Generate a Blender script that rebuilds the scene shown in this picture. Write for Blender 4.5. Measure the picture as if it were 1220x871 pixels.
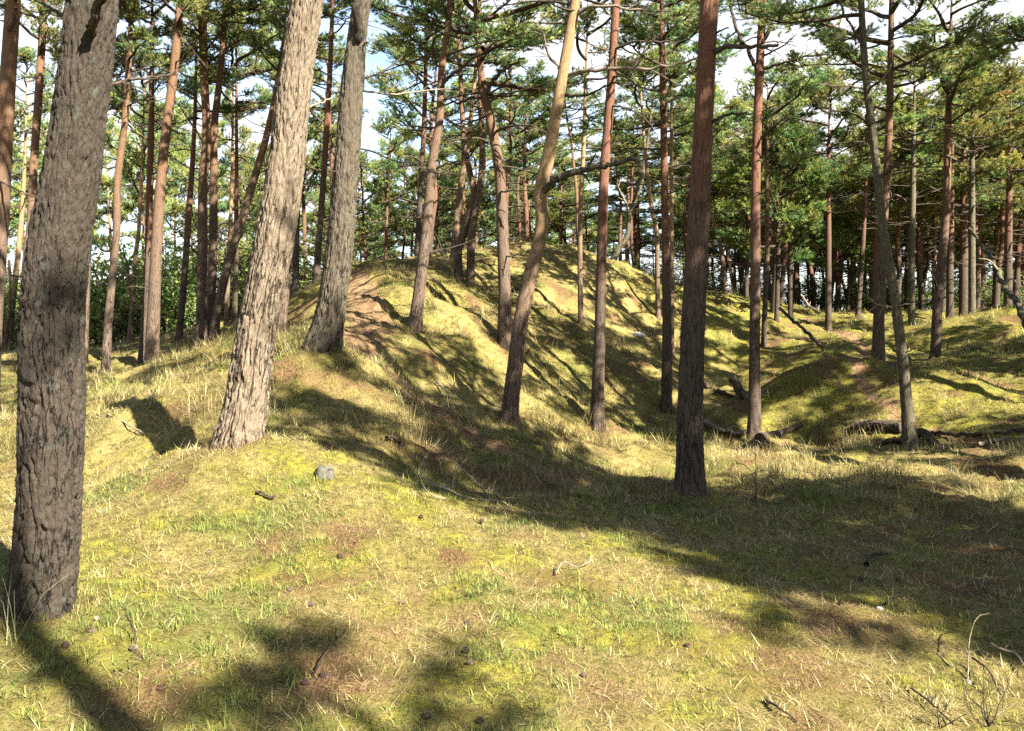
import bpy, math, random
import numpy as np
from mathutils import Vector

# ------------------------------------------------------------------ camera, sky, sun, exposure
SC = bpy.context.scene
COL = SC.collection
for o in list(bpy.data.objects):
    bpy.data.objects.remove(o, do_unlink=True)
FPX, CX, CY = 1056.0, 610.0, 435.5          # focal length and centre in photograph pixels
PITCH = math.radians(2.2)
EYE = 1.6
cam_d = bpy.data.cameras.new('camera')
cam_d.sensor_width = 36.0
cam_d.lens = 36.0 * FPX / 1220.0
cam_d.clip_start = 0.05
cam_d.clip_end = 2000
cam = bpy.data.objects.new('camera', cam_d)
cam.location = (0, 0, EYE)
cam.rotation_euler = (math.pi / 2 - PITCH, 0, 0)
COL.objects.link(cam)
SC.camera = cam

SUN_AZ = math.radians(136)                  # clockwise from +Y: behind the camera, to the right
SUN_EL = math.radians(38)
W = bpy.data.worlds.new('World')
SC.world = W
W.use_nodes = True
wn, wl = W.node_tree.nodes, W.node_tree.links
wn.clear()
w_out = wn.new('ShaderNodeOutputWorld')
w_bg = wn.new('ShaderNodeBackground')
w_bg.inputs['Strength'].default_value = 0.05
w_sky = wn.new('ShaderNodeTexSky')
w_sky.sky_type = 'NISHITA'
w_sky.sun_disc = False
w_sky.sun_elevation = SUN_EL
w_sky.sun_rotation = SUN_AZ
w_sky.air_density = 1.0
w_sky.dust_density = 0.6
w_tc = wn.new('ShaderNodeTexCoord')
w_mp = wn.new('ShaderNodeMapping')
w_mp.inputs['Scale'].default_value = (1.0, 1.0, 2.2)
w_mp.inputs['Location'].default_value = (0.35, 0.1, 0.2)
w_nz = wn.new('ShaderNodeTexNoise')
w_nz.inputs['Scale'].default_value = 2.6
w_nz.inputs['Detail'].default_value = 9
w_nz.inputs['Roughness'].default_value = 0.58
w_rp = wn.new('ShaderNodeValToRGB')
w_rp.color_ramp.elements[0].position = 0.37
w_rp.color_ramp.elements[1].position = 0.55
w_mx = wn.new('ShaderNodeMix')
w_mx.data_type = 'RGBA'
w_mx.inputs['B'].default_value = (3.8, 3.9, 4.1, 1)
wl.new(w_tc.outputs['Generated'], w_mp.inputs['Vector'])
wl.new(w_mp.outputs['Vector'], w_nz.inputs['Vector'])
wl.new(w_nz.outputs['Fac'], w_rp.inputs['Fac'])
w_sx = wn.new('ShaderNodeSeparateXYZ')
w_lo = wn.new('ShaderNodeMapRange')                 # clouds lie low over the horizon, the zenith is clear
w_lo.inputs['From Min'].default_value = 0.42
w_lo.inputs['From Max'].default_value = 0.70
w_lo.inputs['To Min'].default_value = 1.0
w_lo.inputs['To Max'].default_value = 0.0
w_ml = wn.new('ShaderNodeMath')
w_ml.operation = 'MULTIPLY'
wl.new(w_tc.outputs['Generated'], w_sx.inputs[0])
wl.new(w_sx.outputs['Z'], w_lo.inputs['Value'])
wl.new(w_rp.outputs['Color'], w_ml.inputs[0])
wl.new(w_lo.outputs['Result'], w_ml.inputs[1])
wl.new(w_ml.outputs[0], w_mx.inputs['Factor'])
wl.new(w_sky.outputs['Color'], w_mx.inputs['A'])
wl.new(w_mx.outputs['Result'], w_bg.inputs['Color'])
wl.new(w_bg.outputs['Background'], w_out.inputs['Surface'])

sun_d = bpy.data.lights.new('sun', 'SUN')
sun_d.energy = 5.0
sun_d.angle = math.radians(0.5)
sun_d.color = (1.0, 0.93, 0.80)
sun = bpy.data.objects.new('sun', sun_d)
SDIR = Vector((math.sin(SUN_AZ) * math.cos(SUN_EL), math.cos(SUN_AZ) * math.cos(SUN_EL), math.sin(SUN_EL)))
sun.rotation_euler = SDIR.to_track_quat('Z', 'Y').to_euler()
sun.location = (20, -20, 30)
COL.objects.link(sun)

SC.view_settings.view_transform = 'Standard'
SC.view_settings.look = 'None'
SC.view_settings.exposure = 2.85
SC.view_settings.gamma = 1.0
SC.view_settings.use_curve_mapping = False
SC.cycles.use_denoising = False
SC.cycles.max_bounces = 6
SC.cycles.diffuse_bounces = 3
SC.cycles.transmission_bounces = 4
SC.cycles.sample_clamp_indirect = 6.0

# ------------------------------------------------------------------ helpers
RNG = np.random.default_rng(7)
random.seed(7)
CP, SP = math.cos(PITCH), math.sin(PITCH)

def at(px, py, d):
    """point at forward distance d (metres) seen at photograph pixel px, py"""
    u, v = (px - CX) / FPX, (CY - py) / FPX
    dx, dy, dz = u, CP + v * SP, -SP + v * CP
    k = d / dy
    return np.array([dx * k, d, EYE + dz * k])

def _h(ix, iy, iz, seed):
    with np.errstate(over='ignore'):
        h = (ix.astype(np.int64).astype(np.uint32) * np.uint32(374761393)
             + iy.astype(np.int64).astype(np.uint32) * np.uint32(668265263)
             + iz.astype(np.int64).astype(np.uint32) * np.uint32(2147483647)
             + np.uint32((seed * 144665 + 1013) & 0xffffffff))
        h = (h ^ (h >> np.uint32(13))) * np.uint32(1274126177)
        h = (h ^ (h >> np.uint32(15))) * np.uint32(2246822519)
        h = h ^ (h >> np.uint32(16))
    return h.astype(np.float64) / 4294967295.0

def vnoise(x, y, z=0.0, seed=0):
    x = np.asarray(x, float); y = np.asarray(y, float); z = np.asarray(z, float) + np.zeros_like(x)
    ix, iy, iz = np.floor(x), np.floor(y), np.floor(z)
    fx, fy, fz = x - ix, y - iy, z - iz
    fx = fx * fx * (3 - 2 * fx); fy = fy * fy * (3 - 2 * fy); fz = fz * fz * (3 - 2 * fz)
    r = 0
    for a in (0, 1):
        wa = fx if a else 1 - fx
        for b in (0, 1):
            wb = fy if b else 1 - fy
            for c in (0, 1):
                wc = fz if c else 1 - fz
                r = r + wa * wb * wc * _h(ix + a, iy + b, iz + c, seed)
    return r

def fbm(x, y, z=0.0, seed=0, octv=4, rough=0.5):
    x = np.asarray(x, float); y = np.asarray(y, float); z = np.asarray(z, float) + np.zeros_like(x)
    s, a, t = 0.0, 1.0, 0.0
    for i in range(octv):
        s = s + a * vnoise(x + 17.3 * i, y + 5.7 * i, z, seed + i)
        t += a; a *= rough
        x, y, z = x * 2.03, y * 2.03, z * 2.03
    return s / t

def worley(x, y, z, seed=0):
    ix, iy, iz = np.floor(x), np.floor(y), np.floor(z)
    f1 = np.full(x.shape, 9.0); f2 = np.full(x.shape, 9.0)
    for a in (-1, 0, 1):
        for b in (-1, 0, 1):
            for c in (-1, 0, 1):
                cx, cy, cz = ix + a, iy + b, iz + c
                d = np.sqrt((cx + _h(cx, cy, cz, seed) - x) ** 2 + (cy + _h(cx, cy, cz, seed + 1) - y) ** 2
                            + (cz + _h(cx, cy, cz, seed + 2) - z) ** 2)
                f2 = np.minimum(f2, np.maximum(f1, d)); f1 = np.minimum(f1, d)
    return f1, f2

def sstep(a, b, x):
    t = np.clip((x - a) / (b - a), 0, 1)
    return t * t * (3 - 2 * t)

def link(name, me, parent=None, mats=()):
    for m in mats:
        me.materials.append(m)
    o = bpy.data.objects.new(name, me)
    COL.objects.link(o)
    if parent is not None:
        o.parent = parent
    return o

def tag(o, label=None, cat=None, group=None, kind=None):
    if label: o['label'] = label
    if cat: o['category'] = cat
    if group: o['group'] = group
    if kind: o['kind'] = kind
    return o

def empty(name, loc, rz=0.0):
    o = bpy.data.objects.new(name, None)
    o.empty_display_size = 0.2
    o.location = loc
    o.rotation_euler = (0, 0, rz)
    COL.objects.link(o)
    return o

def mesh_np(name, V, faces, attrs=None, smooth=True):
    """faces: list of (int array N x k, material index)"""
    me = bpy.data.meshes.new(name)
    V = np.asarray(V, np.float32)
    me.vertices.add(len(V))
    me.vertices.foreach_set('co', V.ravel())
    li = np.concatenate([np.asarray(f, np.int32).ravel() for f, _ in faces])
    cnt = np.concatenate([np.full(len(f), np.asarray(f).shape[1], np.int32) for f, _ in faces])
    mi = np.concatenate([np.full(len(f), m, np.int32) for f, m in faces])
    st = np.concatenate([[0], np.cumsum(cnt)[:-1]]).astype(np.int32)
    me.loops.add(len(li))
    me.loops.foreach_set('vertex_index', li)
    me.polygons.add(len(cnt))
    me.polygons.foreach_set('loop_start', st)
    me.polygons.foreach_set('loop_total', cnt)
    me.polygons.foreach_set('material_index', mi)
    me.polygons.foreach_set('use_smooth', np.full(len(cnt), smooth, bool))
    for k, (ty, data) in (attrs or {}).items():
        a = me.attributes.new(k, ty, 'POINT')
        data = np.asarray(data, np.float32)
        if ty == 'FLOAT_COLOR':
            if data.shape[1] == 3:
                data = np.concatenate([data, np.ones((len(data), 1), np.float32)], 1)
            a.data.foreach_set('color', data.ravel())
        elif ty == 'FLOAT_VECTOR':
            a.data.foreach_set('vector', data.ravel())
        else:
            a.data.foreach_set('value', data.ravel())
    me.update(calc_edges=True)
    return me

class Acc:
    """collects tubes and triangles for ONE mesh"""
    def __init__(s):
        s.V, s.B, s.F, s.n = [], [], [], 0
    def add(s, V, B, faces):
        s.V.append(V); s.B.append(B)
        for f, m in faces:
            s.F.append((np.asarray(f) + s.n, m))
        s.n += len(V)
    def tube(s, path, radii, sides=6, mat=0, jit=0.0):
        path = np.asarray(path, float); radii = np.asarray(radii, float)
        V, B, F = tube(path, radii, sides)
        if jit:
            V = V + RNG.normal(0, jit, V.shape)
        s.add(V, B, [(F, mat)])
    def build(s, name, smooth=True, extra=None):
        at_ = {'bk': ('FLOAT_VECTOR', np.concatenate(s.B))}
        if extra: at_.update(extra)
        return mesh_np(name, np.concatenate(s.V), s.F, at_, smooth)

def frames(path):
    T = np.gradient(path, axis=0)
    T /= np.linalg.norm(T, axis=1)[:, None] + 1e-9
    u = np.cross(T[0], [0.0, 1.0, 0.0]) if abs(T[0][1]) < 0.9 else np.cross(T[0], [1.0, 0, 0])
    U = np.zeros_like(path)
    for i in range(len(path)):
        u = u - T[i] * np.dot(u, T[i])
        u = u / (np.linalg.norm(u) + 1e-9)
        U[i] = u
    return T, U, np.cross(T, U)

def tube(path, radii, sides):
    T, U, Vv = frames(path)
    th = np.linspace(0, 2 * np.pi, sides, endpoint=False)
    c, s_ = np.cos(th), np.sin(th)
    n = len(path)
    P = path[:, None, :] + radii[:, None, None] * (c[None, :, None] * U[:, None, :] + s_[None, :, None] * Vv[:, None, :])
    sl = np.concatenate([[0], np.cumsum(np.linalg.norm(np.diff(path, axis=0), axis=1))])
    R0 = max(radii.max(), 0.01)
    B = np.stack([np.tile(c * R0, (n, 1)), np.tile(s_ * R0, (n, 1)), np.repeat(sl[:, None], sides, 1)], -1)
    idx = np.arange(n * sides).reshape(n, sides)
    a, b = idx[:-1], idx[1:]
    F = np.stack([a, np.roll(a, -1, 1), np.roll(b, -1, 1), b], -1).reshape(-1, 4)
    return P.reshape(-1, 3), B.reshape(-1, 3), F

def spline(P, n):
    """Catmull-Rom through the rows of P, n samples evenly by parameter length"""
    P = np.asarray(P, float)
    L = np.concatenate([[0], np.cumsum(np.linalg.norm(np.diff(P[:, :3], axis=0), axis=1) + 1e-6)])
    t = np.linspace(0, L[-1], n)
    m = np.zeros_like(P)
    if len(P) > 2:
        d = np.diff(P, axis=0) / np.diff(L)[:, None]
        m[1:-1] = (d[1:] + d[:-1]) / 2
        m[0], m[-1] = d[0], d[-1]
    else:
        m[:] = (P[1] - P[0]) / L[-1]
    i = np.clip(np.searchsorted(L, t, 'right') - 1, 0, len(P) - 2)
    h = (L[i + 1] - L[i])[:, None]
    s = (t - L[i])[:, None] / h
    return ((2 * s**3 - 3 * s**2 + 1) * P[i] + (s**3 - 2 * s**2 + s) * h * m[i]
            + (-2 * s**3 + 3 * s**2) * P[i + 1] + (s**3 - s**2) * h * m[i + 1])

# ------------------------------------------------------------------ materials
def new_mat(name):
    m = bpy.data.materials.new(name)
    m.use_nodes = True
    n = m.node_tree.nodes
    n.clear()
    return m, n, m.node_tree.links

def nd(n, ty, **kw):
    x = n.new(ty)
    for k, v in kw.items():
        if k in x.inputs:
            x.inputs[k].default_value = v
        else:
            setattr(x, k, v)
    return x

def mixc(n, l, fac, a, b):
    x = n.new('ShaderNodeMix'); x.data_type = 'RGBA'
    for s, v in (('Factor', fac), ('A', a), ('B', b)):
        if hasattr(v, 'is_output'):
            l.new(v, x.inputs[s])
        elif s == 'Factor':
            x.inputs[s].default_value = v
        else:
            x.inputs[s].default_value = (*v, 1)
    return x.outputs['Result']

def mathn(n, l, op, a, b=None, c=None, clamp=False):
    x = n.new('ShaderNodeMath'); x.operation = op; x.use_clamp = clamp
    for i, v in enumerate((a, b, c)):
        if v is None: continue
        if hasattr(v, 'is_output'): l.new(v, x.inputs[i])
        else: x.inputs[i].default_value = v
    return x.outputs[0]

def ramp(n, l, src, p0, p1, v0=0.0, v1=1.0):
    x = n.new('ShaderNodeMapRange')
    x.interpolation_type = 'SMOOTHSTEP'
    l.new(src, x.inputs['Value'])
    x.inputs['From Min'].default_value = p0; x.inputs['From Max'].default_value = p1
    x.inputs['To Min'].default_value = v0; x.inputs['To Max'].default_value = v1
    return x.outputs['Result']

def bark_mat(name, plate, plate2, fissure, lichen, upper, up0, up1, scale=34.0, stretch=0.33, bump=0.012, lich=0.55, crack=0.06):
    m, n, l = new_mat(name)
    out = nd(n, 'ShaderNodeOutputMaterial')
    bs = nd(n, 'ShaderNodeBsdfPrincipled', Roughness=0.9)
    bs.inputs['Specular IOR Level'].default_value = 0.15
    at_ = nd(n, 'ShaderNodeAttribute', attribute_name='bk')
    oi = nd(n, 'ShaderNodeObjectInfo')
    off = nd(n, 'ShaderNodeVectorMath', operation='SCALE'); l.new(oi.outputs['Location'], off.inputs[0]); off.inputs['Scale'].default_value = 3.7
    ad = nd(n, 'ShaderNodeVectorMath', operation='ADD'); l.new(at_.outputs['Vector'], ad.inputs[0]); l.new(off.outputs[0], ad.inputs[1])
    mp = nd(n, 'ShaderNodeMapping'); mp.inputs['Scale'].default_value = (1, 1, stretch); l.new(ad.outputs[0], mp.inputs['Vector'])
    wz = nd(n, 'ShaderNodeTexNoise', Scale=scale * 0.6, Detail=4.0); l.new(mp.outputs[0], wz.inputs['Vector'])
    ws = nd(n, 'ShaderNodeVectorMath', operation='MULTIPLY_ADD')
    l.new(wz.outputs['Color'], ws.inputs[0]); ws.inputs[1].default_value = (1.6 / scale,) * 3; l.new(mp.outputs[0], ws.inputs[2])
    mv = nd(n, 'ShaderNodeMapping'); mv.inputs['Scale'].default_value = (1, 1, stretch * 0.42); l.new(ad.outputs[0], mv.inputs['Vector'])
    wv = nd(n, 'ShaderNodeVectorMath', operation='MULTIPLY_ADD')
    l.new(wz.outputs['Color'], wv.inputs[0]); wv.inputs[1].default_value = (1.1 / scale,) * 3; l.new(mv.outputs[0], wv.inputs[2])
    rg = nd(n, 'ShaderNodeTexNoise', Scale=scale * 0.85, Detail=2.0, Roughness=0.45); l.new(wv.outputs[0], rg.inputs['Vector'])
    ridge = mathn(n, l, 'ABSOLUTE', mathn(n, l, 'SUBTRACT', rg.outputs['Fac'], 0.5))
    vc = nd(n, 'ShaderNodeTexVoronoi', Scale=scale * 1.5); l.new(ws.outputs[0], vc.inputs['Vector'])
    fine = nd(n, 'ShaderNodeTexNoise', Scale=scale * 3.0, Detail=7.0, Roughness=0.7); l.new(mp.outputs[0], fine.inputs['Vector'])
    big = nd(n, 'ShaderNodeTexNoise', Scale=3.2, Detail=5.0); l.new(ad.outputs[0], big.inputs['Vector'])
    sep = nd(n, 'ShaderNodeSeparateColor'); l.new(vc.outputs['Color'], sep.inputs[0])
    tone = mathn(n, l, 'MULTIPLY_ADD', sep.outputs[0], 0.34, mathn(n, l, 'MULTIPLY', ramp(n, l, fine.outputs['Fac'], 0.36, 0.64), 0.66))
    c = mixc(n, l, tone, plate, plate2)
    hz = nd(n, 'ShaderNodeSeparateXYZ'); l.new(at_.outputs['Vector'], hz.inputs[0])
    up = ramp(n, l, mathn(n, l, 'MULTIPLY_ADD', big.outputs['Fac'], 1.6, hz.outputs['Z']), up0 + 0.8, up1 + 0.8)
    upc = mixc(n, l, ramp(n, l, fine.outputs['Fac'], 0.35, 0.65), tuple(v * 0.62 for v in upper), upper)
    c = mixc(n, l, up, c, upc)
    # cracks: narrow, meandering lengthwise, deeper near the foot and patchy
    lowf = ramp(n, l, hz.outputs['Z'], 0.2, 2.6, 1.0, 0.45)
    wid = mathn(n, l, 'MULTIPLY', mathn(n, l, 'MULTIPLY', lowf, ramp(n, l, big.outputs['Fac'], 0.3, 0.62, 0.35, 1.0)), crack)
    fis = mathn(n, l, 'DIVIDE', mathn(n, l, 'MULTIPLY_ADD', fine.outputs['Fac'], 0.03, ridge), mathn(n, l, 'ADD', wid, 0.012), clamp=True)
    fis = ramp(n, l, fis, 0.25, 1.0)
    fis2 = mathn(n, l, 'MAXIMUM', fis, mathn(n, l, 'MULTIPLY', up, 0.7))
    c = mixc(n, l, fis2, fissure, c)
    ln = nd(n, 'ShaderNodeTexNoise', Scale=13.0, Detail=7.0, Roughness=0.7); l.new(ad.outputs[0], ln.inputs['Vector'])
    lm = mathn(n, l, 'MULTIPLY', ramp(n, l, ln.outputs['Fac'], 0.56, 0.64), ramp(n, l, big.outputs['Fac'], 0.42, 0.6))
    lm = mathn(n, l, 'MULTIPLY', mathn(n, l, 'MULTIPLY', lm, mathn(n, l, 'SUBTRACT', 1.0, up)), lich)
    c = mixc(n, l, lm, c, lichen)
    l.new(c, bs.inputs['Base Color'])
    hgt = mathn(n, l, 'ADD', mathn(n, l, 'MULTIPLY', fis2, 1.0), mathn(n, l, 'ADD', mathn(n, l, 'MULTIPLY', fine.outputs['Fac'], 0.9), mathn(n, l, 'MULTIPLY', vc.outputs['Distance'], 0.35)))
    bp = nd(n, 'ShaderNodeBump', Strength=1.0, Distance=bump); l.new(hgt, bp.inputs['Height'])
    l.new(bp.outputs[0], bs.inputs['Normal'])
    l.new(bs.outputs[0], out.inputs['Surface'])
    return m

M = {}
ORANGE = (0.36, 0.185, 0.10)
M['bark_grey'] = bark_mat('bark_grey', (0.054, 0.044, 0.034), (0.029, 0.022, 0.016), (0.010, 0.008, 0.006), (0.058, 0.069, 0.055), (0.064, 0.051, 0.035), 5.0, 8.0, 34, 0.4, 0.022, 0.75, 0.035)
M['bark_pale'] = bark_mat('bark_pale', (0.173, 0.140, 0.098), (0.105, 0.078, 0.054), (0.034, 0.022, 0.015), (0.159, 0.160, 0.119), (0.173, 0.133, 0.083), 5.0, 8.0, 34, 0.26, 0.022, 0.4, 0.065)
M['bark_dull'] = bark_mat('bark_dull', (0.090, 0.076, 0.054), (0.051, 0.040, 0.028), (0.020, 0.014, 0.009), (0.098, 0.101, 0.075), (0.103, 0.083, 0.057), 5.0, 8.0, 34, 0.24, 0.022, 0.3, 0.05)
M['bark_brown'] = bark_mat('bark_brown', (0.072, 0.057, 0.041), (0.046, 0.031, 0.023), (0.019, 0.013, 0.009), (0.083, 0.095, 0.068), (0.135, 0.066, 0.042), 1.4, 4.0, 40, 0.3, 0.010, 0.45)
M['bark_red'] = bark_mat('bark_red', (0.102, 0.076, 0.056), (0.068, 0.045, 0.031), (0.023, 0.015, 0.012), (0.099, 0.114, 0.080), (0.136, 0.078, 0.045), 1.6, 4.6, 36, 0.3, 0.010, 0.3)
M['bark_tan'] = bark_mat('bark_tan', (0.128, 0.092, 0.064), (0.088, 0.057, 0.037), (0.028, 0.017, 0.013), (0.124, 0.121, 0.075), (0.230, 0.153, 0.079), 1.2, 3.2, 36, 0.3, 0.010, 0.3)
M['bark_mossy'] = bark_mat('bark_mossy', (0.092, 0.087, 0.054), (0.060, 0.047, 0.031), (0.023, 0.019, 0.013), (0.166, 0.184, 0.114), (0.111, 0.092, 0.060), 4.0, 7.0, 40, 0.4, 0.010, 1.0)
M['twig'] = bark_mat('twig', (0.068, 0.050, 0.036), (0.044, 0.032, 0.024), (0.024, 0.018, 0.014), (0.088, 0.096, 0.072), (0.080, 0.048, 0.032), 50, 60, 60, 0.3, 0.003, 0.6)
M['pale_twig'] = bark_mat('pale_twig', (0.202, 0.168, 0.126), (0.139, 0.109, 0.080), (0.067, 0.050, 0.036), (0.168, 0.176, 0.143), (0.168, 0.126, 0.084), 50, 60, 60, 0.3, 0.003, 0.4)
M['dead_wood'] = bark_mat('dead_wood', (0.073, 0.055, 0.040), (0.040, 0.027, 0.020), (0.012, 0.009, 0.007), (0.073, 0.081, 0.036), (0.073, 0.055, 0.036), 50, 60, 30, 0.25, 0.012, 0.9)

def leaf_mat(name, trans=0.3, tint=(1, 1, 1), rnd=0.22, rough=0.55):
    """colour comes from the mesh attribute 'col', varied a little from plant to plant"""
    m, n, l = new_mat(name)
    out = nd(n, 'ShaderNodeOutputMaterial')
    at_ = nd(n, 'ShaderNodeAttribute', attribute_name='col')
    oi = nd(n, 'ShaderNodeObjectInfo')
    hs = nd(n, 'ShaderNodeHueSaturation')
    l.new(mathn(n, l, 'MULTIPLY_ADD', oi.outputs['Random'], rnd * 0.16, 0.5 - rnd * 0.08), hs.inputs['Hue'])
    l.new(mathn(n, l, 'MULTIPLY_ADD', oi.outputs['Random'], rnd * 2.0, 1.0 - rnd), hs.inputs['Value'])
    mm = nd(n, 'ShaderNodeMix'); mm.data_type = 'RGBA'; mm.blend_type = 'MULTIPLY'
    mm.inputs['Factor'].default_value = 1.0
    mm.inputs['B'].default_value = (*tint, 1)
    l.new(at_.outputs['Color'], mm.inputs['A'])
    l.new(mm.outputs['Result'], hs.inputs['Color'])
    bs = nd(n, 'ShaderNodeBsdfPrincipled', Roughness=rough)
    bs.inputs['Specular IOR Level'].default_value = 0.25
    l.new(hs.outputs[0], bs.inputs['Base Color'])
    tr = nd(n, 'ShaderNodeBsdfTranslucent')
    l.new(hs.outputs[0], tr.inputs['Color'])
    mx = nd(n, 'ShaderNodeMixShader', Fac=trans)
    l.new(bs.outputs[0], mx.inputs[1]); l.new(tr.outputs[0], mx.inputs[2])
    l.new(mx.outputs[0], out.inputs['Surface'])
    return m

M['needles'] = leaf_mat('needles', 0.38, (1.55, 1.72, 1.55))
M['needles_olive'] = leaf_mat('needles_olive', 0.36, (1.6, 1.68, 1.25))
M['needles_brown'] = leaf_mat('needles_brown', 0.36, (1.75, 1.55, 1.12))
M['needles_green'] = leaf_mat('needles_green', 0.3, (0.95, 1.2, 0.75))
M['leaves'] = leaf_mat('leaves', 0.5, (1, 1, 1), 0.42)
M['grass'] = leaf_mat('grass', 0.35, (1, 1, 1), 0.0, 0.7)
M['grass_tuft'] = leaf_mat('grass_tuft', 0.3, (1, 1, 1), 0.2, 0.7)

def plain_mat(name, a, b, scale=20.0, rough=0.85, bump=0.004):
    m, n, l = new_mat(name)
    out = nd(n, 'ShaderNodeOutputMaterial')
    bs = nd(n, 'ShaderNodeBsdfPrincipled', Roughness=rough)
    tc = nd(n, 'ShaderNodeTexCoord')
    nz = nd(n, 'ShaderNodeTexNoise', Scale=scale, Detail=6.0, Roughness=0.65)
    l.new(tc.outputs['Object'], nz.inputs['Vector'])
    l.new(mixc(n, l, ramp(n, l, nz.outputs['Fac'], 0.35, 0.65), a, b), bs.inputs['Base Color'])
    bp = nd(n, 'ShaderNodeBump', Strength=0.7, Distance=bump); l.new(nz.outputs['Fac'], bp.inputs['Height'])
    l.new(bp.outputs[0], bs.inputs['Normal'])
    l.new(bs.outputs[0], out.inputs['Surface'])
    return m
M['cone'] = plain_mat('cone_brown', (0.078, 0.049, 0.033), (0.156, 0.117, 0.085), 60, 0.8, 0.002)
M['cone_dark'] = plain_mat('cone_dark', (0.046, 0.026, 0.018), (0.091, 0.055, 0.036), 60, 0.8, 0.002)
M['stump_side'] = plain_mat('stump_side', (0.036, 0.034, 0.024), (0.069, 0.063, 0.046), 30, 0.9, 0.006)
M['stump_top'] = plain_mat('stump_top', (0.062, 0.056, 0.040), (0.091, 0.082, 0.061), 40, 0.9, 0.003)
M['stone'] = plain_mat('stone', (0.104, 0.101, 0.085), (0.176, 0.169, 0.150), 14, 0.85, 0.006)
M['fungus'] = plain_mat('fungus', (0.507, 0.481, 0.429), (0.403, 0.358, 0.293), 30, 0.6, 0.002)
# ------------------------------------------------------------------ terrain: height field through surveyed spots
CTRL = [  # photograph pixel and forward distance of spots on the ground
    (46, 726, 4.0), (0, 871, 3.25), (300, 871, 3.3), (610, 871, 3.35), (900, 871, 3.45), (1220, 871, 3.5),
    (300, 800, 3.65), (610, 780, 4.0), (150, 800, 3.6), (1000, 780, 4.3), (1220, 700, 5.3), (1220, 600, 8.0), (1220, 530, 11.5),
    (1050, 620, 7.2), (900, 640, 6.6), (822, 588, 8.0), (620, 700, 4.9), (620, 610, 6.3), (450, 640, 5.3), (150, 650, 5.0), (300, 700, 4.6),
    (540, 590, 6.8), (470, 545, 7.3), (420, 530, 7.0), (330, 560, 6.1), (200, 600, 5.6), (285, 527, 6.5), (387, 416, 9.5),
    (640, 575, 8.4), (600, 545, 9.6), (500, 480, 10.8), (430, 430, 10.8), (608, 508, 11.0), (712, 518, 13.3), (760, 545, 11.5),
    (700, 562, 10.3), (898, 530, 13.0), (960, 545, 11.5), (1083, 535, 12.5), (440, 380, 12.2), (430, 316, 17.5), (470, 345, 15.0),
    (500, 311, 20.0), (600, 311, 21.0), (650, 306, 22.0), (700, 306, 22.5), (750, 326, 22.5), (780, 346, 23.0), (840, 352, 26.0),
    (497, 397, 14.0), (600, 412, 14.6), (690, 383, 18.5), (795, 490, 15.8), (783, 380, 21.5), (800, 418, 19.5), (870, 400, 22.0),
    (760, 430, 17.2), (560, 337, 18.2), (546, 328, 18.4), (650, 440, 15.2), (680, 470, 14.5), (960, 460, 17.0), (930, 520, 14.0),
    (1047, 453, 16.6), (1114, 433, 18.8), (1000, 400, 24.0), (960, 371, 29.0), (1060, 386, 26.0), (1158, 381, 24.5), (1200, 400, 19.5),
    (1220, 470, 14.5), (1220, 410, 18.0), (1130, 490, 14.3), (860, 352, 28.5), (924, 376, 26.0), (1026, 376, 30.0), (880, 470, 17.0),
    (0, 428, 22.0), (126, 442, 18.0), (179, 435, 18.0), (240, 418, 19.0), (336, 402, 16.0), (200, 470, 13.0), (100, 480, 13.0),
    (0, 500, 11.5), (0, 600, 6.5), (150, 560, 7.2), (240, 470, 11.0), (330, 430, 11.0), (379, 342, 17.0), (351, 362, 16.5),
    (0, 419, 35.0), (150, 411, 35.0), (300, 398, 30.0), (400, 372, 30.0), (560, 385, 34.0), (700, 385, 36.0), (800, 378, 36.0),
    (860, 372, 45.0), (1000, 372, 45.0), (1150, 374, 45.0), (1220, 376, 30.0),
]
CP3 = [at(*c) for c in CTRL]
CP3 += [np.array(p) for p in [(-12, -6, .3), (0, -7, .15), (12, -6, .1), (9, 2, .05), (16, 6, .15), (-9, 2, .45), (-16, 8, .5), (14, 14, .35), (-20, 22, .7),
                              (26, 26, 2.0), (-30, 40, .9), (0, 60, 1.2), (40, 60, 2.2), (-40, 60, 1.0), (0, -25, .2), (30, -15, .2), (-30, -15, .3), (45, 20, 2.0), (-45, 15, .7)]]
CP3 = np.array(CP3)

def _k(r2):
    return 0.5 * r2 * np.log(r2 + 1e-12)

_n = len(CP3)
_A = np.zeros((_n + 3, _n + 3))
_d2 = ((CP3[:, None, :2] - CP3[None, :, :2]) ** 2).sum(-1)
_A[:_n, :_n] = _k(_d2) + np.eye(_n) * 0.25
_A[:_n, _n] = 1; _A[:_n, _n + 1:] = CP3[:, :2]
_A[_n, :_n] = 1; _A[_n + 1:, :_n] = CP3[:, :2].T
_w = np.linalg.solve(_A, np.concatenate([CP3[:, 2], [0, 0, 0]]))

def base_h(x, y):
    x = np.asarray(x, float); y = np.asarray(y, float)
    sh = x.shape
    x = x.ravel(); y = y.ravel()
    out = np.empty(len(x))
    for i in range(0, len(x), 20000):
        a, b = x[i:i + 20000], y[i:i + 20000]
        d2 = (a[:, None] - CP3[None, :, 0]) ** 2 + (b[:, None] - CP3[None, :, 1]) ** 2
        out[i:i + 20000] = _k(d2) @ _w[:_n] + _w[_n] + a * _w[_n + 1] + b * _w[_n + 2]
    r = np.hypot(x, y - 15)
    far = 1.2 + 0.9 * np.tanh(x / 30) + 0 * x
    t = sstep(38, 62, r)
    return (np.clip(out, -0.6, 4.2) * (1 - t) + far * t).reshape(sh)

def slopey(x, y):
    """rougher, tussocky ground on the dune face and in the hollow, smoother on the near brow"""
    return sstep(5.5, 10.0, np.hypot(x - 0.0, y))

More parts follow.
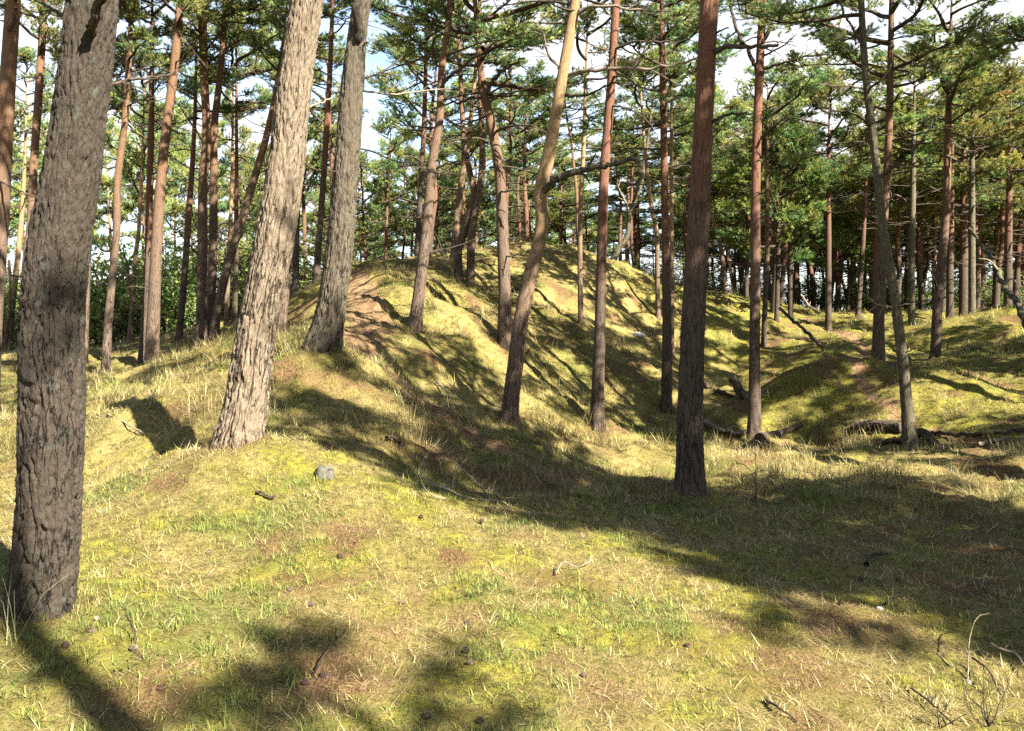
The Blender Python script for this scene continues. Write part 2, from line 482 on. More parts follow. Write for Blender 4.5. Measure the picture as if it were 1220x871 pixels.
HUMPS = [(1180, 400, 21.5, .45, 2.2, 1.6), (1000, 474, 16.4, .60, 1.5, .9), (935, 520, 14.3, -.50, 1.5, .9), (885, 440, 19.0, -.50, 1.5, 1.8), (1110, 475, 15.6, .30, 1.2, .7), (1010, 425, 20.5, .35, 1.2, 1.0), (1060, 500, 14.6, .18, .8, .5),
         (760, 540, 11.6, -.15, 1.2, .8), (46, 728, 4.0, .05, .34, .34), (284, 528, 6.5, .06, .42, .42), (386, 417, 9.5, .06, .5, .5), (822, 590, 8.0, .05, .35, .35), (606, 508, 11.0, .05, .35, .35),
         (230, 445, 12.0, .16, 1.0, .5), (130, 462, 14.0, .14, .9, .5), (120, 560, 7.2, -.10, .5, .3), (400, 640, 5.2, .05, .5, .25)]
HUMPS = [(*at(a_, b_, c_)[:2], d_, e_, f_) for a_, b_, c_, d_, e_, f_ in HUMPS]
FEET = [at(*q_)[:2] for q_ in ((46, 728, 4.0), (284, 528, 6.5), (386, 417, 9.5), (822, 590, 8.0), (606, 508, 11.0), (712, 518, 13.3), (898, 530, 13.0), (1085, 536, 12.5))]

def ground_h(x, y):
    x = np.asarray(x, float); y = np.asarray(y, float)
    s = slopey(x, y)
    h = base_h(x, y)
    for hx, hy, ha, hsx, hsy in HUMPS:
        h = h + ha * np.exp(-((x - hx) / hsx) ** 2 - ((y - hy) / hsy) ** 2)
    near = 1 - sstep(40, 70, np.hypot(x, y))
    n1 = fbm(x * 0.55, y * 0.55, 0, 11, 3) - 0.5
    n2 = fbm(x * 1.9, y * 1.9, 0, 21, 3) - 0.5
    n3 = fbm(x * 7.0, y * 7.0, 0, 31, 3) - 0.5
    n4 = fbm(x * 13.0, y * 13.0, 0, 36, 2) - 0.5
    rid = 1 - np.abs(2 * fbm(x * 0.9 + 3, y * 0.9, 0, 41, 2) - 1)
    return h + near * (n1 * (0.10 + 0.30 * s) + n2 * (0.065 + 0.17 * s) + n3 * (0.042 + 0.045 * s) + n4 * 0.034 + (rid - 0.75) * 0.12 * s)

def hit(px, py, dmin=2.5, dmax=60.0):
    """first spot where the view ray through a photograph pixel meets the ground"""
    ds = np.geomspace(dmin, dmax, 500)
    P = np.array([at(px, py, d) for d in ds])
    below = P[:, 2] < ground_h(P[:, 0], P[:, 1])
    if not below.any():
        return P[-1]
    i = int(np.argmax(below))
    lo, hi = ds[max(i - 1, 0)], ds[i]
    for _ in range(18):
        m = (lo + hi) / 2
        p = at(px, py, m)
        if p[2] < float(ground_h(np.array([p[0]]), np.array([p[1]]))[0]): hi = m
        else: lo = m
    p = at(px, py, hi)
    p[2] = float(ground_h(np.array([p[0]]), np.array([p[1]]))[0])
    return p

LITTER = [(*hit(a_, b_)[:2], r_) for a_, b_, r_ in ((405, 632, .38), (330, 650, .25), (540, 668, .22), (650, 692, .25), (1010, 745, .45), (940, 800, .4), (390, 800, .4), (180, 830, .3), (820, 765, .3), (1180, 660, .6), (880, 590, .5), (560, 735, .2), (720, 830, .3))]

def gz(x, y):
    return float(ground_h(np.array([x]), np.array([y]))[0])

# the worn track that runs up the ridge, and the small one through the hollow on the right
TRACKS = [
    ([(425, 322), (432, 350), (436, 385), (425, 402), (448, 430), (490, 462), (540, 500), (590, 530), (640, 555), (700, 578)], (0.22, 0.36, 0.48, 0.42, 0.36, 0.36, 0.36, 0.38, 0.36, 0.24)),
    ([(960, 378), (1010, 398), (1032, 425), (1025, 452), (1060, 480), (1110, 515), (1190, 535)], (0.16, 0.25, 0.15, 0.14, 0.13, 0.16, 0.18)),
]
TR = []
for px, wd in TRACKS:
    P = np.array([list(hit(*p)[:2]) + [w] for p, w in zip(px, wd)])
    P[:, :2] = P[:, :2]
    TR.append(spline(np.concatenate([P[:, :2], np.zeros((len(P), 1)), P[:, 2:]], 1), 80))

def track_mask(x, y):
    """1 on the worn tracks, 0 off them, with a ragged edge"""
    x = np.asarray(x, float); y = np.asarray(y, float)
    best = np.full(x.shape, 9.0)
    for T in TR:
        for q in T:
            best = np.minimum(best, np.hypot(x - q[0], y - q[1]) / max(q[3], 0.03))
    rag = (fbm(x * 4.5, y * 4.5, 0, 51, 3) - 0.5) * 1.6
    return best + rag

def ground_kind(x, y):
    """how mossy, strawy, green, litter-covered the ground is at x, y (0..1 each)"""
    moss = 0.68 * sstep(0.36, 0.70, fbm(x * 3.0, y * 3.0, 0, 61, 5, .6))
    moss = moss * (1 - 0.5 * slopey(x, y))
    green = 0.75 * sstep(0.50, 0.72, fbm(x * 1.5 + 9, y * 1.5, 0, 71, 4))
    litter = 0.8 * sstep(0.52, 0.72, fbm(x * 1.7 + 4, y * 1.7 + 2, 0, 81, 4)) * (0.35 + 0.65 * slopey(x, y))
    hollow = np.exp(-(((x - 1.6) / 2.4) ** 2 + ((y - 9.0) / 2.2) ** 2))
    dark = np.exp(-(((x - 5.0) / 3.0) ** 2 + ((y - 6.5) / 2.8) ** 2))
    litter = np.clip(litter + 0.35 * hollow * fbm(x * 2, y * 2, 0, 85, 3) + 0.45 * dark * sstep(.4, .6, fbm(x * 1.5, y * 1.5, 0, 86, 3)), 0, 1)
    litter = np.clip(litter + 0.6 * np.exp(-(((x - 1.25) / .45) ** 2 + ((y - 4.0) / .6) ** 2)) + 0.45 * sstep(.52, .7, fbm(x * 2.6, y * 2.6, 0, 88, 3)), 0, 1)
    straw = np.clip(0.42 + 0.5 * slopey(x, y) * sstep(.35, .6, fbm(x * .9, y * .9, 0, 91, 3)) - 0.3 * moss, 0, 1)
    rt = sstep(2.0, 6.0, x) * sstep(10.0, 13.0, y)
    straw = straw * (1 - 0.65 * rt) * (1 - 0.3 * slopey(x, y))
    moss = np.clip(moss + 0.35 * rt, 0, 1)
    for lx_, ly_, lr_ in LITTER:
        d2_ = ((x - lx_) ** 2 + ((y - ly_) * .8) ** 2) / lr_ ** 2
        litter = np.maximum(litter, np.exp(-d2_) * (0.3 + 1.1 * fbm(x * 5, y * 5, 0, 89, 3)))
    for fx_, fy_ in FEET:
        litter = np.maximum(litter, 0.95 * np.exp(-((x - fx_) ** 2 + (y - fy_) ** 2) / 0.30 ** 2))
    return moss, straw, green, litter

def nonuni(segs):
    out = [segs[0][0]]
    for a, b, s0, s1 in segs:
        p = a
        L = b - a
        while p < b - 1e-6:
            t = (p - a) / L
            p = min(b, p + s0 + (s1 - s0) * t)
            out.append(p)
    return np.array(out)

_xs_r = nonuni([(0, 4.5, .045, .055), (4.5, 14, .06, .16), (14, 40, .2, 1.2), (40, 400, 2, 60)])
gxs = np.concatenate([-_xs_r[:0:-1], _xs_r])
gys = np.concatenate([-nonuni([(0, 8, .25, .6), (8, 60, 1, 6), (60, 300, 10, 60)])[:0:-1],
                      nonuni([(0, 2.6, .15, .05), (2.6, 9, .04, .05), (9, 24, .055, .12), (24, 50, .15, .8), (50, 500, 2, 60)])])
GX, GY = np.meshgrid(gxs, gys)
gx, gy = GX.ravel(), GY.ravel()
gh = np.empty_like(gx)
for i in range(0, len(gx), 100000):
    gh[i:i + 100000] = ground_h(gx[i:i + 100000], gy[i:i + 100000])
inner = (np.abs(gx) < 20) & (gy > 2) & (gy < 36)
tm = np.full(len(gx), 9.0)
ii = np.where(inner)[0]
tm[ii] = track_mask(gx[ii], gy[ii])
_w1, _w2 = worley(gx * 6.0, gy * 6.0, 0 * gx, 950)
gh += 0.034 * ground_kind(gx, gy)[0] * (0.75 - _w1) * (np.hypot(gx, gy) < 30)
gh -= 0.045 * (1 - sstep(0.5, 1.25, tm))
k_moss, k_straw, k_green, k_lit = ground_kind(gx, gy)
nx_, ny_ = len(gxs), len(gys)
idx = np.arange(nx_ * ny_).reshape(ny_, nx_)
GF = np.stack([idx[:-1, :-1], idx[:-1, 1:], idx[1:, 1:], idx[1:, :-1]], -1).reshape(-1, 4)
GVv = np.stack([gx, gy, gh], 1)

m, n, l = new_mat('ground')
out = nd(n, 'ShaderNodeOutputMaterial')
bs = nd(n, 'ShaderNodeBsdfPrincipled', Roughness=0.95)
bs.inputs['Specular IOR Level'].default_value = 0.1
a_k = nd(n, 'ShaderNodeAttribute', attribute_name='kinds')       # moss, straw, green
a_l = nd(n, 'ShaderNodeAttribute', attribute_name='litter')
a_t = nd(n, 'ShaderNodeAttribute', attribute_name='worn')
tc = nd(n, 'ShaderNodeTexCoord')
sp = nd(n, 'ShaderNodeSeparateColor'); l.new(a_k.outputs['Color'], sp.inputs[0])
f1 = nd(n, 'ShaderNodeTexNoise', Scale=16.0, Detail=8.0, Roughness=0.7); l.new(tc.outputs['Object'], f1.inputs['Vector'])
f2 = nd(n, 'ShaderNodeTexNoise', Scale=95.0, Detail=5.0, Roughness=0.7); l.new(tc.outputs['Object'], f2.inputs['Vector'])
f3 = nd(n, 'ShaderNodeTexNoise', Scale=4.0, Detail=6.0, Roughness=0.6); l.new(tc.outputs['Object'], f3.inputs['Vector'])
st = nd(n, 'ShaderNodeMapping'); st.inputs['Scale'].default_value = (150, 22, 30); st.inputs['Rotation'].default_value = (0, 0, 0.5); l.new(tc.outputs['Object'], st.inputs['Vector'])
fs = nd(n, 'ShaderNodeTexNoise', Scale=1.0, Detail=3.0, Distortion=1.2); l.new(st.outputs[0], fs.inputs['Vector'])
fine = mathn(n, l, 'MULTIPLY_ADD', f2.outputs['Fac'], 0.5, mathn(n, l, 'MULTIPLY', f1.outputs['Fac'], 0.5))
olive = mixc(n, l, ramp(n, l, fine, 0.4, 0.6), (0.059, 0.050, 0.015), (0.131, 0.112, 0.030))
mossc = mixc(n, l, ramp(n, l, fine, 0.38, 0.62), (0.069, 0.068, 0.010), (0.185, 0.167, 0.021))
strawc = mixc(n, l, ramp(n, l, fs.outputs['Fac'], 0.35, 0.65), (0.105, 0.079, 0.027), (0.224, 0.181, 0.070))
greenc = mixc(n, l, ramp(n, l, fine, 0.38, 0.62), (0.036, 0.050, 0.010), (0.090, 0.112, 0.024))
litc = mixc(n, l, ramp(n, l, fs.outputs['Fac'], 0.38, 0.62), (0.044, 0.024, 0.011), (0.131, 0.079, 0.037))
soil = mixc(n, l, ramp(n, l, fine, 0.38, 0.62), (0.072, 0.041, 0.021), (0.203, 0.132, 0.070))
def blend(fac_out, lo, hi):
    return ramp(n, l, mathn(n, l, 'ADD', fac_out, mathn(n, l, 'MULTIPLY_ADD', mathn(n, l, 'ADD', f1.outputs['Fac'], f3.outputs['Fac']), 1.1, -1.1)), lo, hi)
c = mixc(n, l, blend(sp.outputs[1], 0.1, 0.8), olive, strawc)
c = mixc(n, l, blend(sp.outputs[0], 0.25, 1.0), c, mossc)
c = mixc(n, l, blend(sp.outputs[2], 0.4, 1.15), c, greenc)
c = mixc(n, l, blend(a_l.outputs['Fac'], 0.35, 1.15), c, litc)
c = mixc(n, l, blend(a_t.outputs['Fac'], 0.3, 0.95), c, soil)
l.new(c, bs.inputs['Base Color'])
bp = nd(n, 'ShaderNodeBump', Strength=0.9, Distance=0.03)
l.new(mathn(n, l, 'ADD', mathn(n, l, 'MULTIPLY', f2.outputs['Fac'], 0.5), f1.outputs['Fac']), bp.inputs['Height'])
l.new(bp.outputs[0], bs.inputs['Normal'])
l.new(bs.outputs[0], out.inputs['Surface'])
M['ground'] = m

worn = 1 - sstep(0.55, 1.15, tm)
att_k = np.stack([k_moss, k_straw, k_green], 1)
onpath = worn[GF].mean(1) > 0.5
for nm, sel in (('ground', ~onpath), ('path', onpath)):
    F = GF[sel]
    used, inv = np.unique(F, return_inverse=True)
    me = mesh_np(nm, GVv[used], [(inv.reshape(F.shape), 0)],
                 {'kinds': ('FLOAT_COLOR', att_k[used]), 'litter': ('FLOAT', k_lit[used]), 'worn': ('FLOAT', worn[used])})
    tag(link(nm, me, None, [M['ground']]), kind='structure')
# ------------------------------------------------------------------ pine crowns: limbs, twigs and needle shoots
def needles(P, D, n, ln, wd, cols, spread=(0.45, 1.1), shoot=0.12):
    """P, D: shoot bases and directions; n needles on each; returns V, F, colours"""
    N = len(P)
    P = np.repeat(P, n, 0); D = np.repeat(D, n, 0); C = np.repeat(cols, n, 0)
    k = N * n
    r = RNG.normal(size=(k, 3))
    perp = r - D * (r * D).sum(1)[:, None]
    perp /= np.linalg.norm(perp, axis=1)[:, None] + 1e-9
    t = RNG.uniform(0, 1, k)
    th = RNG.uniform(*spread, k) * (1 - 0.45 * t)
    nd_ = D * np.cos(th)[:, None] + perp * np.sin(th)[:, None]
    L = ln * RNG.uniform(0.7, 1.15, k)
    B = P + D * (t * shoot)[:, None]
    s = np.cross(nd_, RNG.normal(size=(k, 3)))
    s /= np.linalg.norm(s, axis=1)[:, None] + 1e-9
    s *= (wd * 0.5 * RNG.uniform(0.7, 1.3, k))[:, None]
    V = np.stack([B - s, B + s, B + nd_ * L[:, None]], 1).reshape(-1, 3)
    C = np.repeat(C * RNG.uniform(0.82, 1.18, (k, 1)), 3, 0)
    return V, np.arange(k * 3).reshape(-1, 3), C

def unit(v):
    return v / (np.linalg.norm(v) + 1e-9)

def make_crown(name, seed, Hc=5.0, R=2.2, nlimb=17, dead=5, dens=1.0, flat=0.5, lopside=0.35, ndl=(0.105, 0.019), perlimb=1.0, lowdead=2.6, nper=19):
    rs = np.random.default_rng(seed)
    acc = Acc()
    SP_, SD_, SC_ = [], [], []
    lop = rs.uniform(0, 6.28)
    def limb(z, az, L, el, rad, live):
        d0 = np.array([math.cos(az) * math.cos(el), math.sin(az) * math.cos(el), math.sin(el)])
        pts = [np.array([0, 0, z])]
        d = d0.copy()
        m = 7
        for i in range(m):
            d = unit(d + rs.normal(0, 0.16, 3) + np.array([0, 0, 0.07 if live else -0.02]))
            pts.append(pts[-1] + d * L / m)
        pts = np.array(pts)
        q = spline(pts, 14)
        acc.tube(q, rad * (1 - np.linspace(0, 1, 14)) ** 0.8 + 0.006, 5, 0)
        tang = np.gradient(q, axis=0)
        n2 = int((L * (7.0 if live else 2.0)) * perlimb) + 1
        for j in range(n2):
            t = rs.uniform(0.30 if live else 0.2, 1.0)
            i = min(int(t * 13), 12)
            p = q[i] + (q[i + 1] - q[i]) * (t * 13 - i)
            tg = unit(tang[i])
            side = unit(np.cross(tg, [0, 0, 1])) * rs.choice([-1, 1])
            dd = unit(tg * rs.uniform(0.5, 1.0) + side * rs.uniform(0.5, 1.1) + np.array([0, 0, rs.uniform(-0.1, 0.5)]))
            ll = rs.uniform(0.35, 0.85) * min(1.0, L / 1.5) * (1.15 - 0.4 * t)
            e = p + dd * ll * 0.55 + rs.normal(0, 0.03, 3)
            dd2 = unit(dd + rs.normal(0, 0.25, 3) + np.array([0, 0, 0.22 if live else 0]))
            e2 = e + dd2 * ll * 0.45
            acc.tube(np.array([p, e, e2]), np.array([0.013, 0.009, 0.004]), 4, 0)
            if live:
                base_c = np.array([0.070, 0.105, 0.045]) if rs.random() < 0.5 else np.array([0.135, 0.135, 0.045])
                if rs.random() < 0.10: base_c = np.array([0.155, 0.125, 0.06])
                base_c = base_c * rs.uniform(0.75, 1.3)
                ns = max(3, int(ll * 26 * dens))
                for s in range(ns):
                    u = rs.uniform(0.15, 1.0)
                    b = p + (e - p) * (u / 0.55) if u < 0.55 else e + (e2 - e) * ((u - 0.55) / 0.45)
                    dv = unit(dd * 0.6 + rs.normal(0, 0.5, 3) + np.array([0, 0, 0.45]))
                    off = dv * rs.uniform(0.02, 0.12) + rs.normal(0, 0.055, 3) * np.array([1, 1, .6])
                    SP_.append(b + off); SD_.append(dv); SC_.append(base_c * rs.uniform(0.8, 1.2))
        if live:
            for s in range(int(6 * dens)):
                dv = unit(tang[-1] / (np.linalg.norm(tang[-1]) + 1e-9) * 0.5 + rs.normal(0, 0.5, 3) + np.array([0, 0, 0.3]))
                SP_.append(q[-1] + dv * 0.08); SD_.append(dv); SC_.append(np.array([0.075, 0.10, 0.036]) * rs.uniform(0.8, 1.2))
    for i in range(nlimb):
        t = (i + rs.uniform(0, 0.8)) / nlimb
        az = i * 2.4 + rs.normal(0, 0.5)
        prof = (0.72 + 0.55 * math.sin(min(t, 1) * 2.3)) * (1 - 0.72 * t ** 2.2)
        prof *= 1 - flat * 0.3 + lopside * math.cos(az - lop)
        L = max(0.55, R * prof * rs.uniform(0.65, 1.15))
        el = rs.uniform(-0.08, 0.30) + 0.75 * t ** 1.5
        limb(Hc * (0.02 + 0.95 * t), az, L, el, 0.022 + 0.013 * L, True)
    for k in range(8):                                     # leader tip
        dv = unit(rs.normal(0, 0.5, 3) + np.array([0, 0, 1.0]))
        limb(Hc * rs.uniform(0.86, 0.98), rs.uniform(0, 6.28), rs.uniform(0.5, 0.8), rs.uniform(0.5, 1.1), 0.015, True)
    for i in range(dead):
        limb(-lowdead * rs.uniform(0.0, 1.0), rs.uniform(0, 6.28), rs.uniform(0.5, 1.5), rs.uniform(-0.25, 0.35), 0.022, False)
    nv, nf, nc = needles(np.array(SP_), np.array(SD_), nper, ndl[0], ndl[1], np.array(SC_))
    lv = acc.n
    acc.add(nv, np.zeros_like(nv), [(nf, 1)])
    col = np.concatenate([np.full((lv, 3), 0.1), nc])
    return acc.build(name, True, {'col': ('FLOAT_COLOR', col)}), len(nf)

CROWN_SPECS = [
    dict(seed=1, Hc=5.0, R=2.2, nlimb=18, dead=7, flat=.4),
    dict(seed=2, Hc=6.5, R=2.0, nlimb=21, dead=8, flat=.6, lopside=.45),
    dict(seed=3, Hc=4.2, R=2.4, nlimb=14, dead=8, flat=.3, lopside=.5),
    dict(seed=4, Hc=5.6, R=1.9, nlimb=17, dead=9, flat=.5),
    dict(seed=5, Hc=4.6, R=2.1, nlimb=13, dead=9, flat=.5, lopside=.6),
    dict(seed=6, Hc=6.0, R=2.3, nlimb=20, dead=6, flat=.4),
]
CROWNS = {}
NT = 0
for si, sp_ in enumerate(CROWN_SPECS):
    me, nt = make_crown('pine_crown', **sp_)
    NT += nt
    CROWNS[si] = me
# a fine-needled, looser crown for the nearest trees (smaller needles)
for si, sp_ in ((6, dict(seed=11, Hc=5.0, R=2.4, nlimb=15, dead=6, flat=.4, ndl=(0.085, 0.010), nper=30)),
                (7, dict(seed=12, Hc=4.6, R=2.2, nlimb=13, dead=8, flat=.4, lopside=.5, ndl=(0.085, 0.010), nper=30))):
    CROWNS[si], nt = make_crown('pine_crown', **sp_)
    NT += nt
# a bushy young tree, branched to the ground
CROWNS[8], nt = make_crown('young_crown', 21, 3.6, 1.35, 24, 0, 1.1, 0.0, 0.1)
NT += nt
print('needle triangles in prototypes', NT)

def crown_of(i, mat):
    """crown meshes share geometry per material"""
    key = (i, mat)
    if key not in CROWNS:
        me = CROWNS[i]
        if me.materials:
            me = me.copy()
            me.materials[1] = M[mat]
        else:
            me.materials.append(M['twig']); me.materials.append(M[mat])
        CROWNS[key] = me
    return CROWNS[key]

# ------------------------------------------------------------------ trunks
def trunk_mesh(path, rad, sides=14, step=0.12, disp=0.0, freq=22.0, seed=0, flare=0.35, fine_to=99.0, lobes=4, straight=False):
    """path: points from below the ground upward; rad: radius at each point"""
    P4 = np.concatenate([np.asarray(path, float), np.asarray(rad, float)[:, None]], 1)
    L = np.linalg.norm(np.diff(P4[:, :3], axis=0), axis=1).sum()
    q = P4 if straight else spline(P4, max(8, int(L / min(step, 0.1))))
    sl = np.concatenate([[0], np.cumsum(np.linalg.norm(np.diff(q[:, :3], axis=0), axis=1))])
    ts = [0.0]
    while ts[-1] < L:
        ts.append(ts[-1] + (step if ts[-1] < fine_to else max(step, 0.15)))
    ts = np.unique(np.concatenate([ts[:-1], [L], sl if straight else []]))
    q = np.stack([np.interp(ts, sl, q[:, k]) for k in range(4)], 1)
    path, r = q[:, :3], q[:, 3]
    T, U, Vv = frames(path)
    th = np.linspace(0, 2 * np.pi, sides, endpoint=False)
    c, s_ = np.cos(th), np.sin(th)
    n = len(path)
    R0 = float(np.median(r[:max(3, n // 3)]))
    Bx, By = np.tile(c * R0, (n, 1)), np.tile(s_ * R0, (n, 1))
    Bz = np.repeat((ts - 0.35)[:, None], sides, 1)
    fl = np.exp(-np.clip(ts - 0.35, 0, None) / 0.16)[:, None]
    ph = seed * 1.7
    lob = 0.55 + 0.45 * np.cos(lobes * th + ph + 0.6 * np.sin(2 * th + ph))[None, :]
    rr = r[:, None] * (1 + flare * fl * lob + 0.05 * (fbm(Bx * 5, By * 5, Bz * 2.0, 100 + seed, 3) - 0.5) * 2)
    fis = np.ones_like(rr)
    if disp > 0:
        wx = Bx + (fbm(Bx * 11, By * 11, Bz * 7, 200 + seed, 3) - .5) * 0.06
        wy = By + (fbm(Bx * 11, By * 11, Bz * 7, 300 + seed, 3) - .5) * 0.06
        wz = Bz + (fbm(Bx * 11, By * 11, Bz * 7, 400 + seed, 3) - .5) * 0.12
        rn = np.abs(2 * fbm(wx * freq, wy * freq, wz * freq * 0.16, 500 + seed, 2, .4) - 1)
        e = sstep(0.0, 0.16, rn)
        rn2 = np.abs(2 * fbm(wx * freq * 1.7, wy * freq * 1.7, wz * freq * .7, 550 + seed, 2, .4) - 1)
        e2 = sstep(0.0, 0.12, rn2)
        deep = 0.35 + 0.9 * np.exp(-np.clip(Bz, 0, 9) / 1.1)
        a2, b2 = worley((wx * freq * 2.1).ravel(), (wy * freq * 2.1).ravel(), (wz * freq * 0.9).ravel(), 600 + seed)
        cel = (a2.reshape(rr.shape) - 0.5)
        pl = fbm(wx * 55, wy * 55, wz * 38, 700 + seed, 4) - 0.5
        rr = rr + disp * ((e - 0.8) * deep + 0.28 * (e2 - .8) + 0.9 * pl + 0.35 * cel)
        fis = e
    P = path[:, None, :] + rr[:, :, None] * (c[None, :, None] * U[:, None, :] + s_[None, :, None] * Vv[:, None, :])
    V = P.reshape(-1, 3)
    idx = np.arange(n * sides).reshape(n, sides)
    a, b = idx[:-1], idx[1:]
    F = np.stack([a, np.roll(a, -1, 1), np.roll(b, -1, 1), b], -1).reshape(-1, 4)
    m = len(V)
    V = np.concatenate([V, path[-1:]])
    top = np.stack([idx[-1], np.roll(idx[-1], -1), np.full(sides, m)], -1)
    B = np.concatenate([np.stack([Bx, By, Bz], -1).reshape(-1, 3), [[0, 0, Bz[-1, 0]]]])
    return mesh_np('trunk', V, [(F, 0), (top, 0)], {'bk': ('FLOAT_VECTOR', B)})

def bough(root, pts, r0, r1, mat, sides=6, twigs=0, label=None, seed=0):
    """a limb through world points, with bare side twigs, as ONE mesh"""
    rs = np.random.default_rng(seed + 77)
    pts = np.asarray(pts, float) - np.array(root.location)
    k = max(10, len(pts) * 5)
    q = spline(pts, k)
    q[1:-1] += rs.normal(0, min(0.012, r0 * .3), (k - 2, 3))
    acc = Acc()
    acc.tube(q, np.linspace(r0, r1, k), sides, 0)
    L = np.linalg.norm(np.diff(q, axis=0), axis=1).sum()
    for j in range(twigs):
        t = rs.uniform(0.25, 0.98)
        i = min(int(t * (k - 1)), k - 2)
        tg = unit(q[i + 1] - q[i])
        d = unit(tg * 0.7 + rs.normal(0, 0.7, 3))
        ll = rs.uniform(0.15, 0.45) * min(1.2, L)
        p1 = q[i] + d * ll * .5
        p2 = p1 + unit(d + rs.normal(0, .4, 3)) * ll * .5
        rj = (r0 + (r1 - r0) * t) * 0.55
        acc.tube(np.array([q[i], p1, p2]), np.array([rj, rj * .7, rj * .3]), 4, 0)
    o = link('branch', acc.build('branch'), root, [M[mat]])
    return o

BASES = []
def pine(d, poly, bark, H, crown, label, cs=1.0, csz=None, cmat='needles', hb=None, sides=14, step=0.12, disp=0.0, freq=22.0, seed=0,
         flare=0.30, boughs=(), crz=0.0, group=None, name='pine_tree', cat='pine tree', sway=0.0, fine_to=99.0, stop=None, crown_none=False, toplean=None):
    """poly: photograph pixels (x, y, width) from base to top of what the photo shows; H: total height; hb: height where the crown starts"""
    pts, rad = [], []
    for (px, py, w) in poly:
        p = at(px, py, d)
        pts.append(p); rad.append(0.5 * w / FPX * math.hypot(d, p[0]) if False else 0.5 * w / FPX * d)
    base = pts[0].copy()
    zg = gz(base[0], base[1])
    dz = zg - base[2]
    pts[0][2] = zg
    root = empty(name, (base[0], base[1], zg))
    tag(root, label, cat, group)
    BASES.append((base[0], base[1], rad[0], d))
    b0 = np.array([base[0], base[1], zg])
    P = [p - b0 for p in pts]
    # depth sway so that a trunk is not flat in one plane
    for i, p in enumerate(P):
        p[1] += sway * math.sin(0.6 * p[2] + seed)
    dirn = unit(P[1] - P[0]) if len(P) > 1 else np.array([0, 0, 1.0])
    P = [P[0] - np.array([dirn[0] * .35, dirn[1] * .35, .35])] + P
    rad = [rad[0] * 1.02] + rad
    if hb is None: hb = H * 0.5
    # continue above the frame, bending upright
    if toplean is None:
        dt = unit(P[-1] - P[-2])
    else:
        dt = unit(np.array(toplean, float))
    top = P[-1].copy()
    rt = rad[-1]
    z = top[2]
    while stop is None and z < H - 0.4:
        st_ = min(1.0, H - z)
        dt = unit(dt * np.array([.82, .82, 1]) + np.array([0, 0, 0.12]))
        top = top + dt * st_ / max(dt[2], .3)
        z = top[2]
        f = max(0.0, (H - z) / (H - P[len(pts)][2] + 1e-6))
        P.append(top.copy()); rad.append(max(0.012, rt * f ** 0.8))
    tm_ = trunk_mesh(P, rad, sides, step, disp, freq, seed, flare, fine_to)
    link('trunk', tm_, root, [M[bark]])
    if not crown_none:
        Q = np.array(P)
        cx = np.interp(hb, Q[:, 2], Q[:, 0]); cy = np.interp(hb, Q[:, 2], Q[:, 1])
        tx = np.interp(H, Q[:, 2], Q[:, 0]); ty = np.interp(H, Q[:, 2], Q[:, 1])
        c = link('crown', crown_of(crown, cmat), root)
        HcP = [5.0, 6.5, 4.2, 5.6, 4.6, 6.0, 5.0, 4.6, 3.6][crown]
        sz = (H - hb) / HcP
        c.location = ((cx + tx) / 2, (cy + ty) / 2, hb)
        ax = Vector((tx - cx, ty - cy, H - hb))
        qn = Vector((0, 0, 1)).rotation_difference(ax)
        from mathutils import Quaternion
        c.location = (cx, cy, hb)
        c.rotation_mode = 'QUATERNION'
        c.rotation_quaternion = qn @ Quaternion((0, 0, 1), crz)
        c.scale = (cs, cs, sz)
    for bi, (bp_, r0, r1, mt, tw) in enumerate(boughs):
        bough(root, [at(*p) for p in bp_], r0, r1, mt, 6, tw, seed=seed * 10 + bi)
    if 7.0 < d < 20.5 and stop is None:                    # broken-off dead snags below the crown
        rs = np.random.default_rng(seed + 500)
        Q = np.array(P); Rq = np.array(rad)
        for j in range(5):
            zz = rs.uniform(1.1, max(1.6, hb - .2))
            c0 = np.array([np.interp(zz, Q[:, 2], Q[:, k_]) for k_ in range(3)]); rr = float(np.interp(zz, Q[:, 2], Rq))
            a = rs.uniform(0, 6.28); dv = np.array([math.cos(a), math.sin(a), rs.uniform(-.15, .45)])
            L = rs.uniform(.05, .22) if rs.random() < .6 else rs.uniform(.3, .8)
            e1 = c0 + dv * (rr + L * .5); e2 = c0 + dv * (rr + L) + rs.normal(0, .12 * L, 3)
            bough(root, [c0 + b0 + dv * rr * .5, e1 + b0, e2 + b0], .012 + .03 * rr, .005, 'twig', 5, 0 if L < .3 else 3, seed=seed * 50 + j)
    return root
# ------------------------------------------------------------------ the pines one can tell apart
G_LEFT, G_RIDGE, G_HOLLOW, G_RIGHT = 'pines on the flat ground on the left', 'pines on the dune', 'pines round the hollow', 'pines on the far right'
pine(4.0, [(48, 728, 72), (55, 660, 70), (60, 571, 69), (62, 480, 69), (63, 380, 68), (71, 290, 66), (85, 207, 61), (99, 103, 57), (110, 0, 55)],
     'bark_grey', 9.5, 6, 'thick grey pine trunk with flaking lichen-spotted bark, closest tree of all, at the left', cs=1.1, hb=6.2, sides=220, step=0.011, disp=0.020, freq=26, seed=1,
     flare=0.14, fine_to=4.2, group=G_LEFT, boughs=[([(106, 44, 3.95), (112, 24, 3.83), (120, 0, 3.76), (134, -50, 3.66)], .021, .015, 'bark_brown', 0),
                                    ([(92, 28, 4.05), (66, 14, 4.2), (40, -4, 4.4), (15, -30, 4.6)], .010, .006, 'twig', 4),
                                    ([(120, 104, 4.0), (150, 96, 4.2), (185, 91, 4.4), (212, 88, 4.6)], .010, .004, 'twig', 5)])
